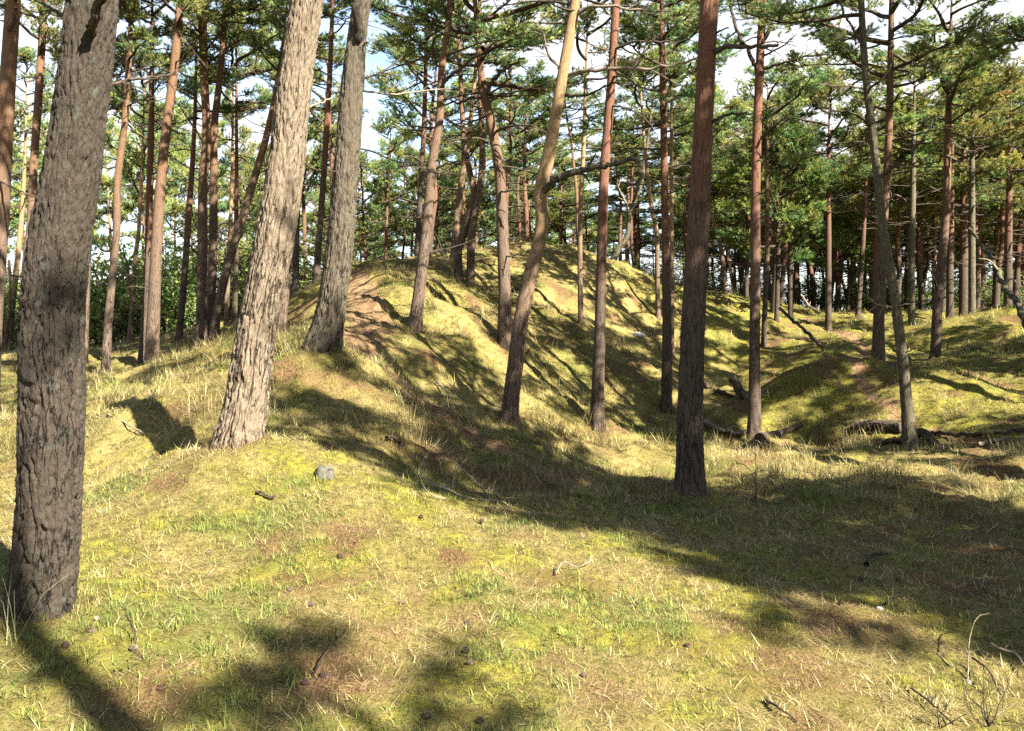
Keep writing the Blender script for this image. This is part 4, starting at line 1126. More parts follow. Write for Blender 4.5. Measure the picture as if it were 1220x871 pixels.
# ------------------------------------------------------------------ green bushes at the edge of the flat, left
def make_bush(name, seed, R=1.6, H=3.2):
    rs = np.random.default_rng(seed)
    acc = Acc(); P, D, C = [], [], []
    for s in range(9):
        az = rs.uniform(0, 6.28); el = rs.uniform(0.7, 1.45)
        d = np.array([math.cos(az) * math.cos(el), math.sin(az) * math.cos(el), math.sin(el)])
        L = H * rs.uniform(.7, 1.0)
        pts = [np.zeros(3) + rs.normal(0, .1, 3) * [1, 1, 0]]
        for k in range(6):
            d = unit(d + rs.normal(0, .16, 3)); pts.append(pts[-1] + d * L / 6)
        q = spline(pts, 14)
        acc.tube(q, np.linspace(.035, .008, 14), 5, 0)
        for j in range(26):
            i = int(rs.integers(3, 13)); p = q[i]
            dd = unit(rs.normal(0, 1, 3) + np.array([0, 0, .35])); ll = rs.uniform(.3, .9) * R * .55
            e = p + dd * ll
            acc.tube(np.array([p, (p + e) / 2 + rs.normal(0, .04, 3), e]), np.array([.010, .007, .003]), 3, 0)
            bc = np.array([0.15, 0.205, 0.05]) * rs.uniform(.7, 1.45) if rs.random() < .7 else np.array([0.23, 0.235, 0.08]) * rs.uniform(.8, 1.2)
            for k in range(9):
                u = rs.uniform(.25, 1.05)
                P.append(p + (e - p) * u + rs.normal(0, .07, 3)); D.append(unit(rs.normal(0, 1, 3) + [0, 0, .3])); C.append(bc * rs.uniform(.8, 1.2))
    nv, nf, nc = needles(np.array(P), np.array(D), 7, .075, .036, np.array(C), (.4, 1.3), .08)
    lv = acc.n
    acc.add(nv, np.zeros_like(nv), [(nf, 1)])
    me = acc.build(name, True, {'col': ('FLOAT_COLOR', np.concatenate([np.full((lv, 3), .1), nc]))})
    me.materials.append(M['twig']); me.materials.append(M['leaves'])
    return me
BUSH = [make_bush('bush', s) for s in (31, 32, 33)]
rs = np.random.default_rng(5)
k = 0
for px in np.linspace(-60, 400, 14):
    for dd in (28.5, 32):
        d = dd + rs.uniform(-2, 2); x = (px + rs.uniform(-14, 14) - CX) / FPX * d
        o = bpy.data.objects.new('bush', BUSH[k % 3]); COL.objects.link(o)
        o.location = (x, d, gz(x, d) - .05); o.rotation_euler = (0, 0, rs.uniform(0, 6))
        s = rs.uniform(.75, 1.25); o.scale = (s * 1.15, s * 1.15, s * (1.0 if px < 330 else .7))
        tag(o, 'one of the bright green bushes closing the flat ground behind the left-hand pines', 'bush', 'green bushes behind the flat ground')
        k += 1
for px, d, s in ((770, 30, .45), (800, 31, .5), (735, 33, .5), (1000, 40, .6), (1040, 38, .55), (1090, 40, .6), (480, 31, .4), (590, 30, .4), (650, 31, .45), (1180, 38, .6), (880, 38, .5), (900, 44, .8), (930, 47, .8), (965, 45, .7), (1060, 46, .9), (1110, 44, .8), (1145, 47, .9), (1180, 45, .8), (1215, 46, .9), (850, 45, .8), (1250, 42, .8), (820, 42, .6), (1025, 48, .8)):
    x = (px - CX) / FPX * d
    o = bpy.data.objects.new('bush', BUSH[k % 3]); COL.objects.link(o)
    o.location = (x, d, gz(x, d) - .05); o.rotation_euler = (0, 0, k); o.scale = (s * 1.3, s * 1.3, s)
    tag(o, 'one of the low scrubby bushes among the far trunks behind dune and hollow', 'bush', 'low scrub among the far trunks')
    k += 1
# ------------------------------------------------------------------ grass, dry grass, needle litter
def blades(X, Y, L, Wd, lean, az, curve, C, z0=None):
    """5-point curved blades: X, Y roots; lean from vertical (rad); az heading; returns V, quads, tris, colours"""
    k = len(X)
    Z = (ground_h(X, Y) if z0 is None else z0) - 0.006
    dx, dy = np.cos(az), np.sin(az)
    sx, sy = -dy * Wd * .5, dx * Wd * .5
    def pt(t):
        a = lean + curve * t
        h = L * t * np.cos(a); o = L * t * np.sin(a)
        return X + dx * o, Y + dy * o, Z + h
    x1, y1, z1 = pt(0.55); x2, y2, z2 = pt(1.0)
    V = np.stack([np.stack([X - sx, Y - sy, Z], 1), np.stack([X + sx, Y + sy, Z], 1),
                  np.stack([x1 + sx * .8, y1 + sy * .8, z1], 1), np.stack([x1 - sx * .8, y1 - sy * .8, z1], 1),
                  np.stack([x2, y2, z2], 1)], 1).reshape(-1, 3)
    b = np.arange(k)[:, None] * 5
    return V, b + np.array([[0, 1, 2, 3]]), b + np.array([[3, 2, 4]]), np.repeat(C, 5, 0)

CL = {}
def spots(n, d0, d1, side=1.4, per=16, rad=.020):
    """n random spots, gathered in small tufts, in the wedge the photo looks over between forward distances d0 and d1"""
    m = max(1, n // per)
    d = np.sqrt(RNG.uniform(d0 ** 2, d1 ** 2, m)); u = RNG.uniform(-1, 1, m)
    cx, cy = u * (0.60 * d + side), d
    cid = RNG.integers(0, m, n)
    r = rad * (1 + .10 * d0) * np.abs(RNG.normal(0, 1, n)); a = RNG.uniform(0, 6.28, n)
    CL['out'], CL['r'], CL['tone'], CL['len'] = a, r, RNG.uniform(.55, 1.4, m)[cid], RNG.uniform(.6, 1.5, m)[cid]
    return cx[cid] + r * np.cos(a), cy[cid] + r * np.sin(a)

def worn_at(x, y):
    ix = np.clip(np.searchsorted(gxs, x), 1, nx_ - 1); iy = np.clip(np.searchsorted(gys, y), 1, ny_ - 1)
    return worn.reshape(ny_, nx_)[iy, ix]

PAL = {'straw': (0.33, 0.275, 0.125), 'tan': (0.25, 0.175, 0.088), 'moss': (0.245, 0.235, 0.045), 'olive': (0.145, 0.14, 0.036),
       'green': (0.125, 0.155, 0.036), 'brown': (0.115, 0.066, 0.036), 'pale': (0.40, 0.35, 0.20)}
PAL = {k: np.array(v) for k, v in PAL.items()}

def cover(name, bands, chooser, mat, per=16, rad=.020):
    VV, Q, T, CC, off = [], [], [], [], 0
    for (n, d0, d1, ls, ws) in bands:
        x, y = spots(n, d0, d1, per=per, rad=rad)
        r = chooser(x, y, ls, ws)
        V, q, t, c = blades(*r)
        VV.append(V); Q.append(q + off); T.append(t + off); CC.append(c); off += len(V)
    me = mesh_np(name, np.concatenate(VV), [(np.concatenate(Q), 0), (np.concatenate(T), 0)], {'col': ('FLOAT_COLOR', np.concatenate(CC))})
    tag(link(name, me, None, [M[mat]]), kind='stuff')

def ch_moss(x, y, ls, ws):
    mo, stw, gr, li = ground_kind(x, y); wo = worn_at(x, y)
    keep = RNG.uniform(0, 1, len(x)) < np.clip(0.25 + 0.8 * mo + 0.75 * gr - 0.45 * li, 0.05, 1) * (1 - 0.92 * wo)
    x, y, mo, gr, li = x[keep], y[keep], mo[keep], gr[keep], li[keep]
    k = len(x); oa, tn, cl = CL['out'][keep], CL['tone'][keep][:, None], CL['len'][keep]
    g = (RNG.uniform(0, 1, k) < np.clip(0.12 + 0.9 * gr, 0, 1))[:, None]
    m_ = (RNG.uniform(0, 1, k) < np.clip(0.2 + .7 * mo, 0, 1))[:, None]
    C = np.where(g, PAL['green'], np.where(m_, PAL['moss'], PAL['olive'])) * RNG.uniform(.6, 1.35, (k, 1)) * tn
    L = cl * RNG.uniform(.018, .045, k) * (1 + 0.45 * g[:, 0]) * ls
    return x, y, L, RNG.uniform(.0026, .005, k) * ws, RNG.uniform(0, .9, k), oa + RNG.normal(0, .7, k), RNG.uniform(0, .9, k), C

def ch_straw(x, y, ls, ws):
    mo, stw, gr, li = ground_kind(x, y); wo = worn_at(x, y)
    tus = sstep(.45, .65, fbm(x * 2.3, y * 2.3, 0, 121, 3))
    s = slopey(x, y)
    keep = RNG.uniform(0, 1, len(x)) < np.clip(0.30 + 0.75 * stw - .35 * mo - .45 * li + .5 * tus * s, .06, 1) * (1 - .9 * wo)
    x, y, tus, s = x[keep], y[keep], tus[keep], s[keep]
    k = len(x); oa, tn, cl = CL['out'][keep], CL['tone'][keep][:, None], CL['len'][keep]
    u = RNG.uniform(0, 1, k)[:, None]
    C = np.where(u < .62, PAL['straw'], np.where(u < .90, PAL['tan'], PAL['pale'])) * RNG.uniform(.6, 1.3, (k, 1)) * tn
    C = C * (1.06 - .24 * s)[:, None]
    ol = (RNG.uniform(0, 1, k) < .45 * s)[:, None]
    C = np.where(ol, np.array([.165, .15, .046]) * RNG.uniform(.5, 1.35, (k, 1)), C)
    L = cl * RNG.uniform(.03, .085, k) * (1 + 1.6 * tus * s) * ls
    comb = 6.28 * fbm(x * .9, y * .9, 0, 131, 2) * 2
    az = np.where(RNG.uniform(0, 1, k) < .55, comb + RNG.normal(0, .6, k), oa + RNG.normal(0, .8, k))
    return x, y, L, RNG.uniform(.0022, .0042, k) * ws, RNG.uniform(.75, 1.5, k) - .45 * tus * s, az, RNG.uniform(-.1, .5, k), C

def ch_litter(x, y, ls, ws):
    mo, stw, gr, li = ground_kind(x, y); wo = worn_at(x, y)
    keep = RNG.uniform(0, 1, len(x)) < np.clip(0.16 + .75 * li + .55 * wo + .3 * sstep(.5, .7, fbm(x * 3.1, y * 3.1, 0, 141, 3)), 0, 1)
    x, y = x[keep], y[keep]
    k = len(x)
    u = RNG.uniform(0, 1, k)[:, None]
    C = np.where(u < .45, PAL['brown'], np.where(u < .8, PAL['tan'], np.array([.34, .235, .145]))) * RNG.uniform(.6, 1.5, (k, 1))
    return x, y, RNG.uniform(.04, .075, k) * ls, RNG.uniform(.002, .0034, k) * ws, RNG.uniform(1.15, 1.6, k), RNG.uniform(0, 6.28, k), RNG.uniform(-.1, .1, k), C

cover('grass', [(210000, 2.2, 6.5, 1.0, 1.0), (120000, 6.5, 11, 1.25, 1.6), (130000, 11, 19, 1.3, 2.2), (80000, 19, 34, 1.6, 3.8)], ch_moss, 'grass')
cover('dry_grass', [(120000, 2.2, 6.5, 1.0, 1.0), (95000, 6.5, 11, 1.2, 1.5), (150000, 11, 19, 1.15, 1.9), (90000, 19, 34, 1.35, 3.2)], ch_straw, 'grass')
cover('needle_litter', [(210000, 2.2, 6.5, 1.0, 1.0), (90000, 6.5, 11, 1.2, 1.5), (40000, 11, 20, 1.5, 2.6)], ch_litter, 'grass', 6, .05)

# needles and grass heaped against the feet of the trunks
def ch_feet(x, y, ls, ws):
    X, Y, A = [], [], []
    for bx, by, br, bd in BASES:
        if bd > 19.5: continue
        k = int(420 if bd < 12 else 160)
        a = RNG.uniform(0, 6.28, k); r = br * 1.02 + np.abs(RNG.normal(0, .05 + .25 * br, k))
        X.append(bx + r * np.cos(a)); Y.append(by + r * np.sin(a)); A.append(a)
    x, y, a = np.concatenate(X), np.concatenate(Y), np.concatenate(A)
    k = len(x); dd = np.clip(y / 9, .7, 2)
    u = RNG.uniform(0, 1, (k, 1))
    C = np.where(u < .4, PAL['tan'], np.where(u < .7, PAL['straw'], np.where(u < .85, PAL['olive'], PAL['brown']))) * RNG.uniform(.55, 1.25, (k, 1))
    return x, y, RNG.uniform(.05, .14, k) * (.7 + .3 * dd), RNG.uniform(.0024, .0042, k) * dd, np.abs(RNG.normal(0, .6, k)), a + RNG.normal(0, 1.2, k), RNG.uniform(.1, .9, k), C
cover('grass', [(1, 3, 5, 1, 1)], ch_feet, 'grass')

# a thin scatter of longer bleached stalks lying loose over everything
def ch_loose(x, y, ls, ws):
    k = len(x)
    C = np.where(RNG.uniform(0, 1, (k, 1)) < .6, PAL['pale'], PAL['straw']) * RNG.uniform(.6, 1.25, (k, 1))
    return x, y, RNG.uniform(.09, .2, k) * ls, RNG.uniform(.002, .0034, k) * ws, RNG.uniform(.9, 1.5, k), RNG.uniform(0, 6.28, k), RNG.uniform(-.2, .6, k), C
cover('dry_stalks', [(4200, 2.2, 6.5, .85, .8), (4500, 6.5, 13, 1.0, 1.2)], ch_loose, 'grass', 3, .10)

# ------------------------------------------------------------------ single tufts of long grass
def tuft(px, py, label, n=60, h=.32, R=.10, pal=('straw', 'tan', 'pale'), wd=.0035, lean=.45, az=None, group='long grass tufts'):
    p = hit(px, py)
    k = n
    rr_ = R * 1.5 * np.sqrt(RNG.uniform(0, 1, k)); ra_ = RNG.uniform(0, 6.28, k)
    x = p[0] + rr_ * np.cos(ra_); y = p[1] + rr_ * np.sin(ra_)
    c = np.array([PAL[pal[i]] for i in RNG.integers(0, len(pal), k)]) * RNG.uniform(.65, 1.25, (k, 1))
    a = RNG.uniform(0, 6.28, k) if az is None else az + RNG.normal(0, .8, k)
    V, q, t, cc = blades(x, y, h * RNG.uniform(.45, 1.1, k), np.full(k, wd), np.abs(RNG.normal(0, lean, k)), a, RNG.uniform(.1, 1.0, k), c)
    me = mesh_np('grass_tuft', V - p, [(q, 0), (t, 0)], {'col': ('FLOAT_COLOR', cc)})
    o = link('grass_tuft', me, None, [M['grass_tuft']]); o.location = p
    tag(o, label, 'grass tuft', group)
tuft(486, 520, 'tall wispy grass tuft with upright blades on the edge of the shaded dip', 110, .34, .13, ('straw', 'pale', 'olive'), .0035, .35)
tuft(516, 530, 'bleached grass tuft leaning right, right of the tall wispy one', 70, .26, .12, ('pale', 'straw', 'olive'), .0035, .7, 0.2)
tuft(505, 548, 'brown withered grass clump in front of the wispy tufts', 160, .20, .20, ('brown', 'tan'), .004, .8)
tuft(606, 574, 'straw-coloured drooping grass clump beyond the forked twig on the brow', 130, .26, .14, ('straw', 'tan'), .004, .8)
tuft(655, 575, 'rust-brown dead grass clump in the dip, right of the straw clump', 140, .22, .16, ('brown', 'tan'), .004, .8)
tuft(240, 500, 'dry upright stalks and straw beside the foot of the stout pale leaning pine', 130, .34, .26, ('straw', 'tan', 'pale'), .003, .35)
tuft(322, 492, 'thin bleached stalks right behind the stout pale leaning pine', 40, .40, .12, ('straw', 'pale'), .003, .45)
tuft(1000, 515, 'rough straw tussock left of the mossy log in the hollow', 170, .45, .28, ('straw', 'tan', 'pale'), .006, .6)
tuft(1030, 522, 'bleached flattened grass in front of the mossy log in the hollow', 150, .38, .25, ('straw', 'pale', 'tan'), .006, .9)
tuft(920, 545, 'pale sunlit grass fringe at the foot of the forked dark pine', 260, .24, .38, ('pale', 'straw', 'tan'), .005, .7)
tuft(865, 545, 'pale grass between the tall red-brown pine and the forked dark pine', 200, .26, .34, ('pale', 'straw'), .005, .7)
tuft(945, 480, 'green and straw grass clump on the lit slope behind the forked dark pine', 160, .34, .35, ('olive', 'straw', 'green'), .007, .5)
tuft(690, 560, 'straw grass at the lower end of the worn track', 150, .26, .30, ('straw', 'tan', 'brown'), .005, .8)
tuft(8, 770, 'single long bleached stalks at the very left, by the thick grey trunk', 10, .42, .03, ('pale', 'straw'), .003, .25)
tuft(190, 650, 'fine arching straw stalks on the shaded left part of the brow', 30, .20, .12, ('straw', 'tan'), .002, .8)
tuft(775, 405, 'dry tussock high on the dune face, left of the straight dark pine', 150, .4, .4, ('straw', 'tan', 'brown'), .009, .6)
tuft(735, 575, 'green fringe of grass at the right end of the dip', 260, .14, .26, ('green', 'olive'), .004, .5)

# ------------------------------------------------------------------ sticks, logs, cones, stump
def stick(name, label, cat, pts, r0, r1, mat, twigs=0, group=None, sides=8, world=False, lift=0.0, branches=()):
    P = np.array(pts, float) if world else np.array([hit(a, b) + np.array([0, 0, c]) for a, b, c in pts])
    base = P[0].copy()
    q = spline(P, max(10, len(P) * 7))
    k = len(q)
    q[1:-1] += RNG.normal(0, r0 * .25, (k - 2, 3))
    acc = Acc()
    rad = np.linspace(r0, r1, k) * RNG.uniform(.9, 1.1, k)
    acc.tube(q - base, rad, sides, 0)
    for j in range(twigs):
        i = int(RNG.integers(k // 4, k - 2)); tg = unit(q[i + 1] - q[i])
        d = unit(tg * .6 + RNG.normal(0, .6, 3) + np.array([0, 0, .35])); L = RNG.uniform(.25, .6) * min(1.0, np.linalg.norm(P[-1] - P[0]) * .5)
        m1 = q[i] + d * L * .5; m2 = m1 + unit(d + RNG.normal(0, .5, 3)) * L * .5
        acc.tube(np.array([q[i], m1, m2]) - base, np.array([rad[i] * .6, rad[i] * .45, rad[i] * .2]), 5, 0)
    for bp_, b0, b1 in branches:
        Q = np.array([hit(a, b) + np.array([0, 0, c]) for a, b, c in bp_])
        s_ = spline(Q, 14)
        acc.tube(s_ - base, np.linspace(b0, b1, 14), 6, 0)
    o = link(name, acc.build(name), None, [M[mat]])
    # rounded-off ends: close the tube with a small cone of faces
    o.location = base
    tag(o, label, cat, group)
    return o

def log(name, label, pts, r0, r1, mat, group='fallen logs'):
    """a solid log with broken ends"""
    P = np.array(pts, float)
    base = P[0].copy()
    P = P - base
    a, b = unit(P[0] - P[1]), unit(P[-1] - P[-2])
    full = np.concatenate([[P[0] + a * .012], [P[0] + a * .01], [P[0]], P[1:], [P[-1] + b * .01], [P[-1] + b * .012]])
    rad = np.concatenate([[.004, r0 * .55, r0], np.linspace(r0, r1, len(P))[1:], [r1 * .6, .004]])
    me = trunk_mesh(full, rad, 36, .025, .012 if r0 > .05 else .004, 22, int(r0 * 1000), 0.0, straight=True)
    o = link(name, me, None, [M[mat]]); o.location = base
    return tag(o, label, 'log', group)

def g(px, py, lift=0.0):
    p = hit(px, py); p[2] += lift
    return p
log('fallen_log', 'dark mossy log lying in the hollow just left of the thin lichen-crusted pine', [g(1014, 513, .06), g(1040, 513, .10), g(1074, 516, .10)], .06, .10, 'dead_wood')
log('fallen_log', 'rotten dark log sloping up to the right from the foot of the forked dark pine', [g(905, 526, .04), g(930, 519, .04), g(955, 509, .05)], .075, .04, 'dead_wood')
p0 = g(889, 476); 
log('fallen_log', 'short broken log end tilted up out of the moss left of the forked dark pine', [p0 + [.05, -.1, -.05], p0 + [-.12, .02, .16], p0 + [-.24, .1, .40]], .085, .07, 'dead_wood')
stick('fallen_branch', 'bleached bent branch lying in the grass left of the forked dark pine', 'branch', [(838, 506, .06), (858, 517, .08), (878, 522, .08), (893, 517, .05)], .05, .022, 'pale_twig', 5, 'dead branches')
stick('fallen_branch', 'dark branch lying across the slope left of the forked dark pine, uphill', 'branch', [(838, 462, .05), (855, 468, .04), (872, 474, .03)], .05, .03, 'dead_wood', 2, 'dead branches')
# leaning dead sticks behind the hollow
b = g(983, 417)
stick('leaning_stick', 'dead stick leaning to the left on the near edge of the clearing', 'branch', [b, b + [-.35, .3, .42], b + [-.85, .7, .98]], .045, .04, 'dead_wood', 0, 'dead branches', world=True)
b = g(977, 373)
stick('leaning_stick', 'pale dead stick leaning to the left farther back in the clearing', 'branch', [b, b + [-.25, .3, .25], b + [-.5, .4, .62]], .04, .03, 'pale_twig', 1, 'dead branches', world=True)
# the dead trunk that leans across the right edge
e0, e1 = at(1152.5, 270, 20.0), at(1182, 310, 19.0)
f0 = at(1238, 402, 16.5); f0[2] = gz(f0[0], f0[1]) - .05
q = np.array([f0, at(1220, 379, 17.0), at(1196, 338, 18.2), e1, e0])
o = stick('leaning_dead_tree', 'bare dead trunk leaning to the left across the mound at the right edge', 'dead tree', q, .075, .03, 'bark_mossy', 0, None, world=True)
acc = Acc()
for pts in (([1179, 300, 19.1], [1192, 303, 18.9], [1208, 304, 18.8]), ([1196, 337, 18.2], [1206, 332, 18.1], [1210, 336, 18.0]), ([1188, 321, 18.6], [1178, 310, 18.5], [1166, 308, 18.5])):
    Q = np.array([at(*a) for a in pts]) - f0
    acc.tube(spline(Q, 10), np.linspace(.028, .008, 10), 5, 0)
link('branch', acc.build('branch'), o, [M['pale_twig']])
# exposed roots of the thin lichen-crusted pine
def root_thing(label, pts, r0, r1):
    return stick('exposed_root', label, 'root', pts, r0, r1, 'bark_brown', 0, 'exposed roots')
root_thing('exposed root running right and towards the viewer from the lichen-crusted pine, sunlit', [(1089, 522, .06), (1100, 524, .08), (1112, 532, .05), (1128, 539, -.02)], .075, .03)
root_thing('dark reddish root running left from the lichen-crusted pine', [(1083, 526, .05), (1070, 527, .04), (1056, 529, .03), (1044, 531, -.01)], .06, .02)
stick('fallen_branch', 'pale stick lying on bare soil at the far right of the hollow', 'branch', [(1166, 533, .04), (1180, 530, .05), (1198, 525, .04)], .03, .02, 'pale_twig', 0, 'dead branches')
stick('fallen_branch', 'dark bowed strip lying beyond the roots at the far right', 'branch', [(1110, 519, .05), (1140, 522, .05), (1180, 521, .06), (1222, 516, .05)], .03, .03, 'dead_wood', 0, 'dead branches')  # long dark tube bowed along the ground
# forked twig on the brow
stick('fallen_branch', 'forked twig with upcurved side shoots lying on the brow beyond the middle foreground', 'branch', [(592, 600, .02), (560, 598, .03), (535, 592, .05), (510, 582, .06), (512, 556, .16)], .010, .004, 'pale_twig', 0, 'dead branches',
      branches=[([(584, 598, .02), (565, 583, .08), (545, 570, .12), (528, 564, .16), (512, 555, .18)], .007, .003), ([(535, 592, .05), (527, 583, .12), (528, 572, .18), (541, 562, .2)], .005, .002),
                ([(538, 592, .05), (542, 584, .12), (549, 576, .16), (558, 570, .18)], .005, .002), ([(556, 590, .04), (575, 592, .03), (598, 591, .03)], .006, .004), ([(533, 598, .02), (515, 595, .03), (500, 580, .08), (497, 574, .1)], .005, .003)])
stick('fallen_branch', 'dark stub of wood at the foot of the wispy grass tufts', 'branch', [(460, 526, .03), (470, 528, .05), (481, 533, .02)], .02, .015, 'dead_wood', 1, 'dead branches')
stick('fallen_branch', 'curly broken bark and twig lying on the mound left of the grey stump', 'branch', [(305, 590, .02), (312, 594, .04), (322, 598, .02), (330, 593, .03)], .011, .005, 'dead_wood', 3, 'dead branches')
stick('fallen_branch', 'thin dark stem standing up crookedly at the right of the tall red-brown pine', 'branch', [(903, 606, .0), (901, 598, .04), (896, 580, .14), (884, 572, .19), (878, 571, .2)], .010, .004, 'dead_wood', 1, 'dead branches')
stick('fallen_branch', 'short curved dark branch lying in the shade on the right', 'branch', [(1032, 676, .02), (1040, 668, .04), (1058, 665, .03)], .016, .008, 'dead_wood', 1, 'dead branches')
stick('fallen_branch', 'grey forked twig beside the pale mushroom on the right', 'branch', [(1056, 722, .015), (1063, 718, .02), (1072, 712, .03)], .009, .004, 'dead_wood', 1, 'dead branches')
stick('fallen_branch', 'grey hooked twig arching out of the moss near the right edge', 'branch', [(1153, 812, .0), (1153, 800, .05), (1156, 784, .12), (1166, 774, .17), (1178, 770, .17)], .004, .0025, 'pale_twig', 0, 'dead branches')
stick('fallen_branch', 'pale zigzag twig lying by the right edge', 'branch', [(1180, 778, .05), (1192, 785, .05), (1206, 789, .05), (1222, 806, .04)], .006, .004, 'pale_twig', 3, 'dead branches')
stick('fallen_branch', 'stiff straight twig pointing down right, below the hooked one', 'branch', [(1158, 796, .05), (1176, 812, .06), (1192, 836, .03)], .005, .0035, 'dead_wood', 2, 'dead branches')
stick('fallen_branch', 'long dark twig on the bare litter at the bottom, right of the middle', 'branch', [(1086, 825, .02), (1108, 845, .03), (1135, 868, .02)], .005, .0035, 'dead_wood', 4, 'dead branches')
stick('fallen_branch', 'thin brown twig on the litter at the bottom edge, right of the middle', 'branch', [(912, 836, .01), (932, 852, .02), (950, 862, .01)], .007, .003, 'dead_wood', 2, 'dead branches')
stick('fallen_branch', 'curved bleached twig lying in the centre foreground grass', 'branch', [(662, 688, .02), (672, 680, .05), (688, 681, .03), (706, 677, .05)], .005, .003, 'pale_twig', 1, 'dead branches')
stick('fallen_branch', 'black forked twig standing out of the grass at the bottom left', 'branch', [(162, 780, .0), (160, 768, .06), (150, 757, .09)], .006, .003, 'dead_wood', 2, 'dead branches')
stick('fallen_branch', 'bare brown twiglet with side shoots in the dark patch of the left foreground', 'branch', [(372, 806, .0), (392, 788, .06), (412, 772, .08)], .005, .003, 'dead_wood', 5, 'dead branches')
stick('fallen_branch', 'fine bowed white twig on the brow to the right', 'branch', [(872, 672, .01), (884, 668, .05), (900, 672, .04), (912, 680, .01)], .004, .003, 'pale_twig', 0, 'dead branches')
stick('fallen_branch', 'pale crooked stick lying on the left slope behind the thick grey trunk', 'branch', [(128, 497, .03), (150, 510, .04), (172, 520, .03)], .010, .006, 'pale_twig', 1, 'dead branches')
stick('fallen_branch', 'dead side shoot low at the foot of the pine with the red curved top', 'branch', [(604, 366, .25), (614, 367, .25), (622, 368, .2)], .02, .01, 'pale_twig', 0, 'dead branches')
stick('fallen_branch', 'broken branch lying beside the upper end of the shaded slope, above the worn track', 'branch', [(520, 460, .06), (528, 470, .1), (536, 478, .04)], .014, .01, 'pale_twig', 2, 'dead branches')
# bramble-like bare stems at the bottom right
for i, (px, py, lab) in enumerate([(1178, 866, 'bare brown shrub stems rising at the bottom right corner'), (1120, 869, 'small bare shoots at the bottom edge, left of the corner stems')]):
    p = hit(px, py); acc = Acc()
    for j in range(9 if i == 0 else 6):
        a = RNG.uniform(0, 6.28); d = unit(np.array([math.cos(a) * .6, math.sin(a) * .6, 1.0])); q_ = [np.zeros(3)]
        for k_ in range(5):
            d = unit(d + RNG.normal(0, .3, 3)); q_.append(q_[-1] + d * (.05 if i == 0 else .03))
        acc.tube(spline(np.array(q_), 12), np.linspace(.0026, .0011, 12), 4, 0)
    o = link('bare_shoots', acc.build('bare_shoots'), None, [M['twig']]); o.location = p
    tag(o, lab, 'shrub', 'bare shoots')

# small grey stump on the brow
def stump(px, py, label):
    p = hit(px, py)
    root = empty('tree_stump', p)
    tag(root, label, 'stump')
    me = trunk_mesh([(0, 0, -.1), (0, 0, 0), (.004, .0, .035), (.012, 0, .058)], [.066, .062, .057, .053], 48, .008, .009, 36, 5, .35)
    link('stem', me, root, [M['stump_side']])
    th = np.linspace(0, 2 * np.pi, 40, endpoint=False)
    V = [(0.012, 0, .066)] + [ (0.012 + .049 * math.cos(t) * (1 + .06 * math.sin(5 * t)), .049 * math.sin(t) * (1 + .06 * math.sin(5 * t)), .062 + .010 * math.sin(t + 1) + .005 * math.sin(3 * t + 1) + .003 * math.sin(11 * t)) for t in th]
    F = [(0, 1 + i, 1 + (i + 1) % 40) for i in range(40)]
    link('cut_face', mesh_np('cut_face', V, [(np.array(F), 0)], None, False), root, [M['stump_top']])
stump(387, 568, 'little grey sawn stump on the brow in front of the stout pale leaning pine')

# pine cones: a spiral of scales
def cone_mesh(seed, open_=0.5):
    rs = np.random.default_rng(seed)
    acc = Acc(); n = 64; L = .048; R = .019
    zz = np.linspace(0, 1, 14)
    acc.tube(np.stack([zz * 0, zz * 0, zz * L], 1), R * .62 * np.sin(np.pi * np.clip(zz * .92 + .06, 0, 1)) ** .7, 10, 0)
    V, F = [], []
    for i in range(n):
        t = (i + .5) / n; a = i * 2.39996
        r = R * math.sin(math.pi * (t * .88 + .08)) ** .75
        c, s = math.cos(a), math.sin(a)
        up = .9 - open_ + .3 * t
        o = np.array([c * r * .45, s * r * .45, t * L * .95]); d = unit(np.array([c, s, up])); sd = np.array([-s, c, 0]) * .0052
        nrm = np.cross(d, sd); nrm = unit(nrm) * .0016
        e = o + d * (r * .85 + .003)
        b0 = len(V)
        V += [o - sd * .5, o + sd * .5, e + sd, e - sd, e + sd * .8 + nrm * 1.6, e - sd * .8 + nrm * 1.6, e + d * .002 + nrm * .8]
        F += [(b0, b0 + 1, b0 + 2, b0 + 3), (b0 + 3, b0 + 2, b0 + 4, b0 + 5), (b0 + 1, b0, b0 + 5, b0 + 4)]
    acc.add(np.array(V), np.zeros((len(V), 3)), [(np.array(F), 0)])
    return acc.build('pine_cone', False)
CM = [cone_mesh(1, .5), cone_mesh(2, .75)]
CM[0].materials.append(M['cone']); CM[1].materials.append(M['cone_dark'])
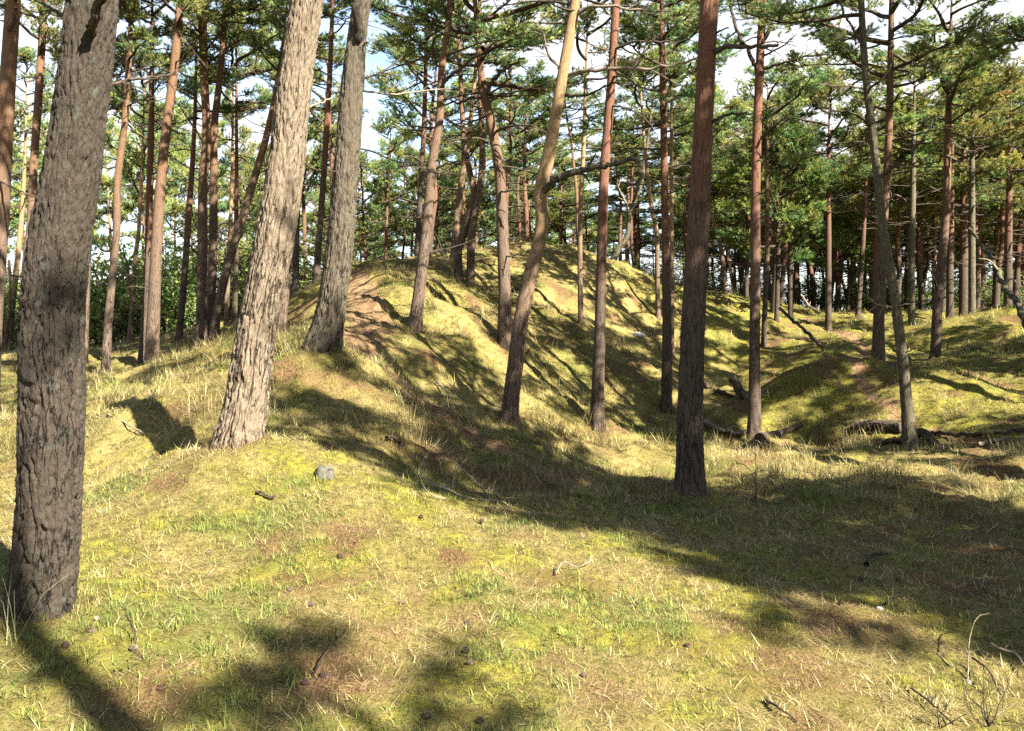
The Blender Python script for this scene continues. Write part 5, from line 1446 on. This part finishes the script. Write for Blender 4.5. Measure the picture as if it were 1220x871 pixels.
CONES = [(346, 704, 0, 'pale cone, upper of the two lying close together in the left centre foreground'), (366, 723, 0, 'pale cone, lower of the two lying close together in the left centre foreground'),
         (116, 742, 0, 'light brown cone upper of a pair right of the thick grey trunk foot'), (113, 754, 0, 'light brown cone lower of a pair right of the thick grey trunk foot'),
         (155, 777, 0, 'light cone at the foot of the black forked twig'), (77, 775, 1, 'dark cone in the trunk shadow at the bottom left'),
         (195, 824, 1, 'dark red-brown cone below the black forked twig'), (384, 806, 1, 'dark upright cone beside the bare brown twiglet'), (361, 818, 1, 'brown cone just left below the dark upright one'),
         (316, 833, 1, 'brown cone half sunk in grass in the lower left foreground'), (557, 744, 1, 'small dark cone in the centre foreground'), (552, 780, 0, 'pale cone in the lower centre, upper of two'),
         (563, 795, 0, 'pale cone in the lower centre, lower of two'), (574, 860, 1, 'dark cone at the bottom edge near the middle'), (245, 660, 0, 'pale cone on the left of the mound'), (480, 722, 1, 'greyish cone left of the centre foreground'),
         (504, 618, 1, 'dark cone on the brow below the forked twig'), (572, 624, 1, 'tiny dark cone on the upper brow, right of the forked twig'), (404, 667, 1, 'reddish cone on the mound in front of the grey stump'),
         (700, 808, 0, 'pale cone in the sunny right centre foreground'), (818, 770, 1, 'dark cone on the worn litter right of the centre'), (1000, 722, 1, 'dark cone at the edge of the big shade on the right'),
         (1028, 692, 1, 'dark cone inside the big shade, left one'), (1069, 693, 1, 'dark cone inside the big shade, right one'), (505, 858, 0, 'tan curled cone at the bottom edge left of the middle')]
for i, (px, py, k_, lab) in enumerate(CONES):
    p = hit(px, py)
    o = bpy.data.objects.new('pine_cone', CM[k_]); COL.objects.link(o)
    o.location = (p[0], p[1], p[2] + .012)
    o.rotation_euler = (1.35 + .3 * math.sin(i), .2, i * 1.9)
    s = .5 + .22 * ((i * 37) % 10) / 10; o.scale = (s, s, s)
    tag(o, lab, 'pine cone', 'pine cones on the ground')

# pale fungus and stones
def lump(name, px, py, r, mat, label, cat, sq=.7):
    p = hit(px, py)
    u = np.linspace(0, np.pi, 14); v = np.linspace(0, 2 * np.pi, 20, endpoint=False)
    U, Vv_ = np.meshgrid(u, v, indexing='ij')
    X, Y, Z = np.sin(U) * np.cos(Vv_), np.sin(U) * np.sin(Vv_), np.cos(U) * sq
    k_ = 1 + .45 * (fbm(X * 1.6 + px, Y * 1.6, Z * 1.6, 900, 3) - .5)
    V = np.stack([X * k_, Y * k_, Z * k_], -1).reshape(-1, 3) * r
    idx_ = np.arange(14 * 20).reshape(14, 20); a, b_ = idx_[:-1], idx_[1:]
    F = np.stack([a, b_, np.roll(b_, -1, 1), np.roll(a, -1, 1)], -1).reshape(-1, 4)
    o = link(name, mesh_np(name, V, [(F, 0)]), None, [M[mat]]); o.location = p + np.array([0, 0, r * .25])
    tag(o, label, cat)
lump('mushroom', 1048, 727, .022, 'fungus', 'pale pinkish mushroom cap at the edge of the big shade on the right', 'mushroom', .75)
lump('stone', 1153, 814, .018, 'stone', 'small white stone at the foot of the grey hooked twig', 'stone', .7)
lump('stone', 760, 402, .16, 'stone', 'pale stone showing on the dune face left of the straight dark pine', 'stone', .5)
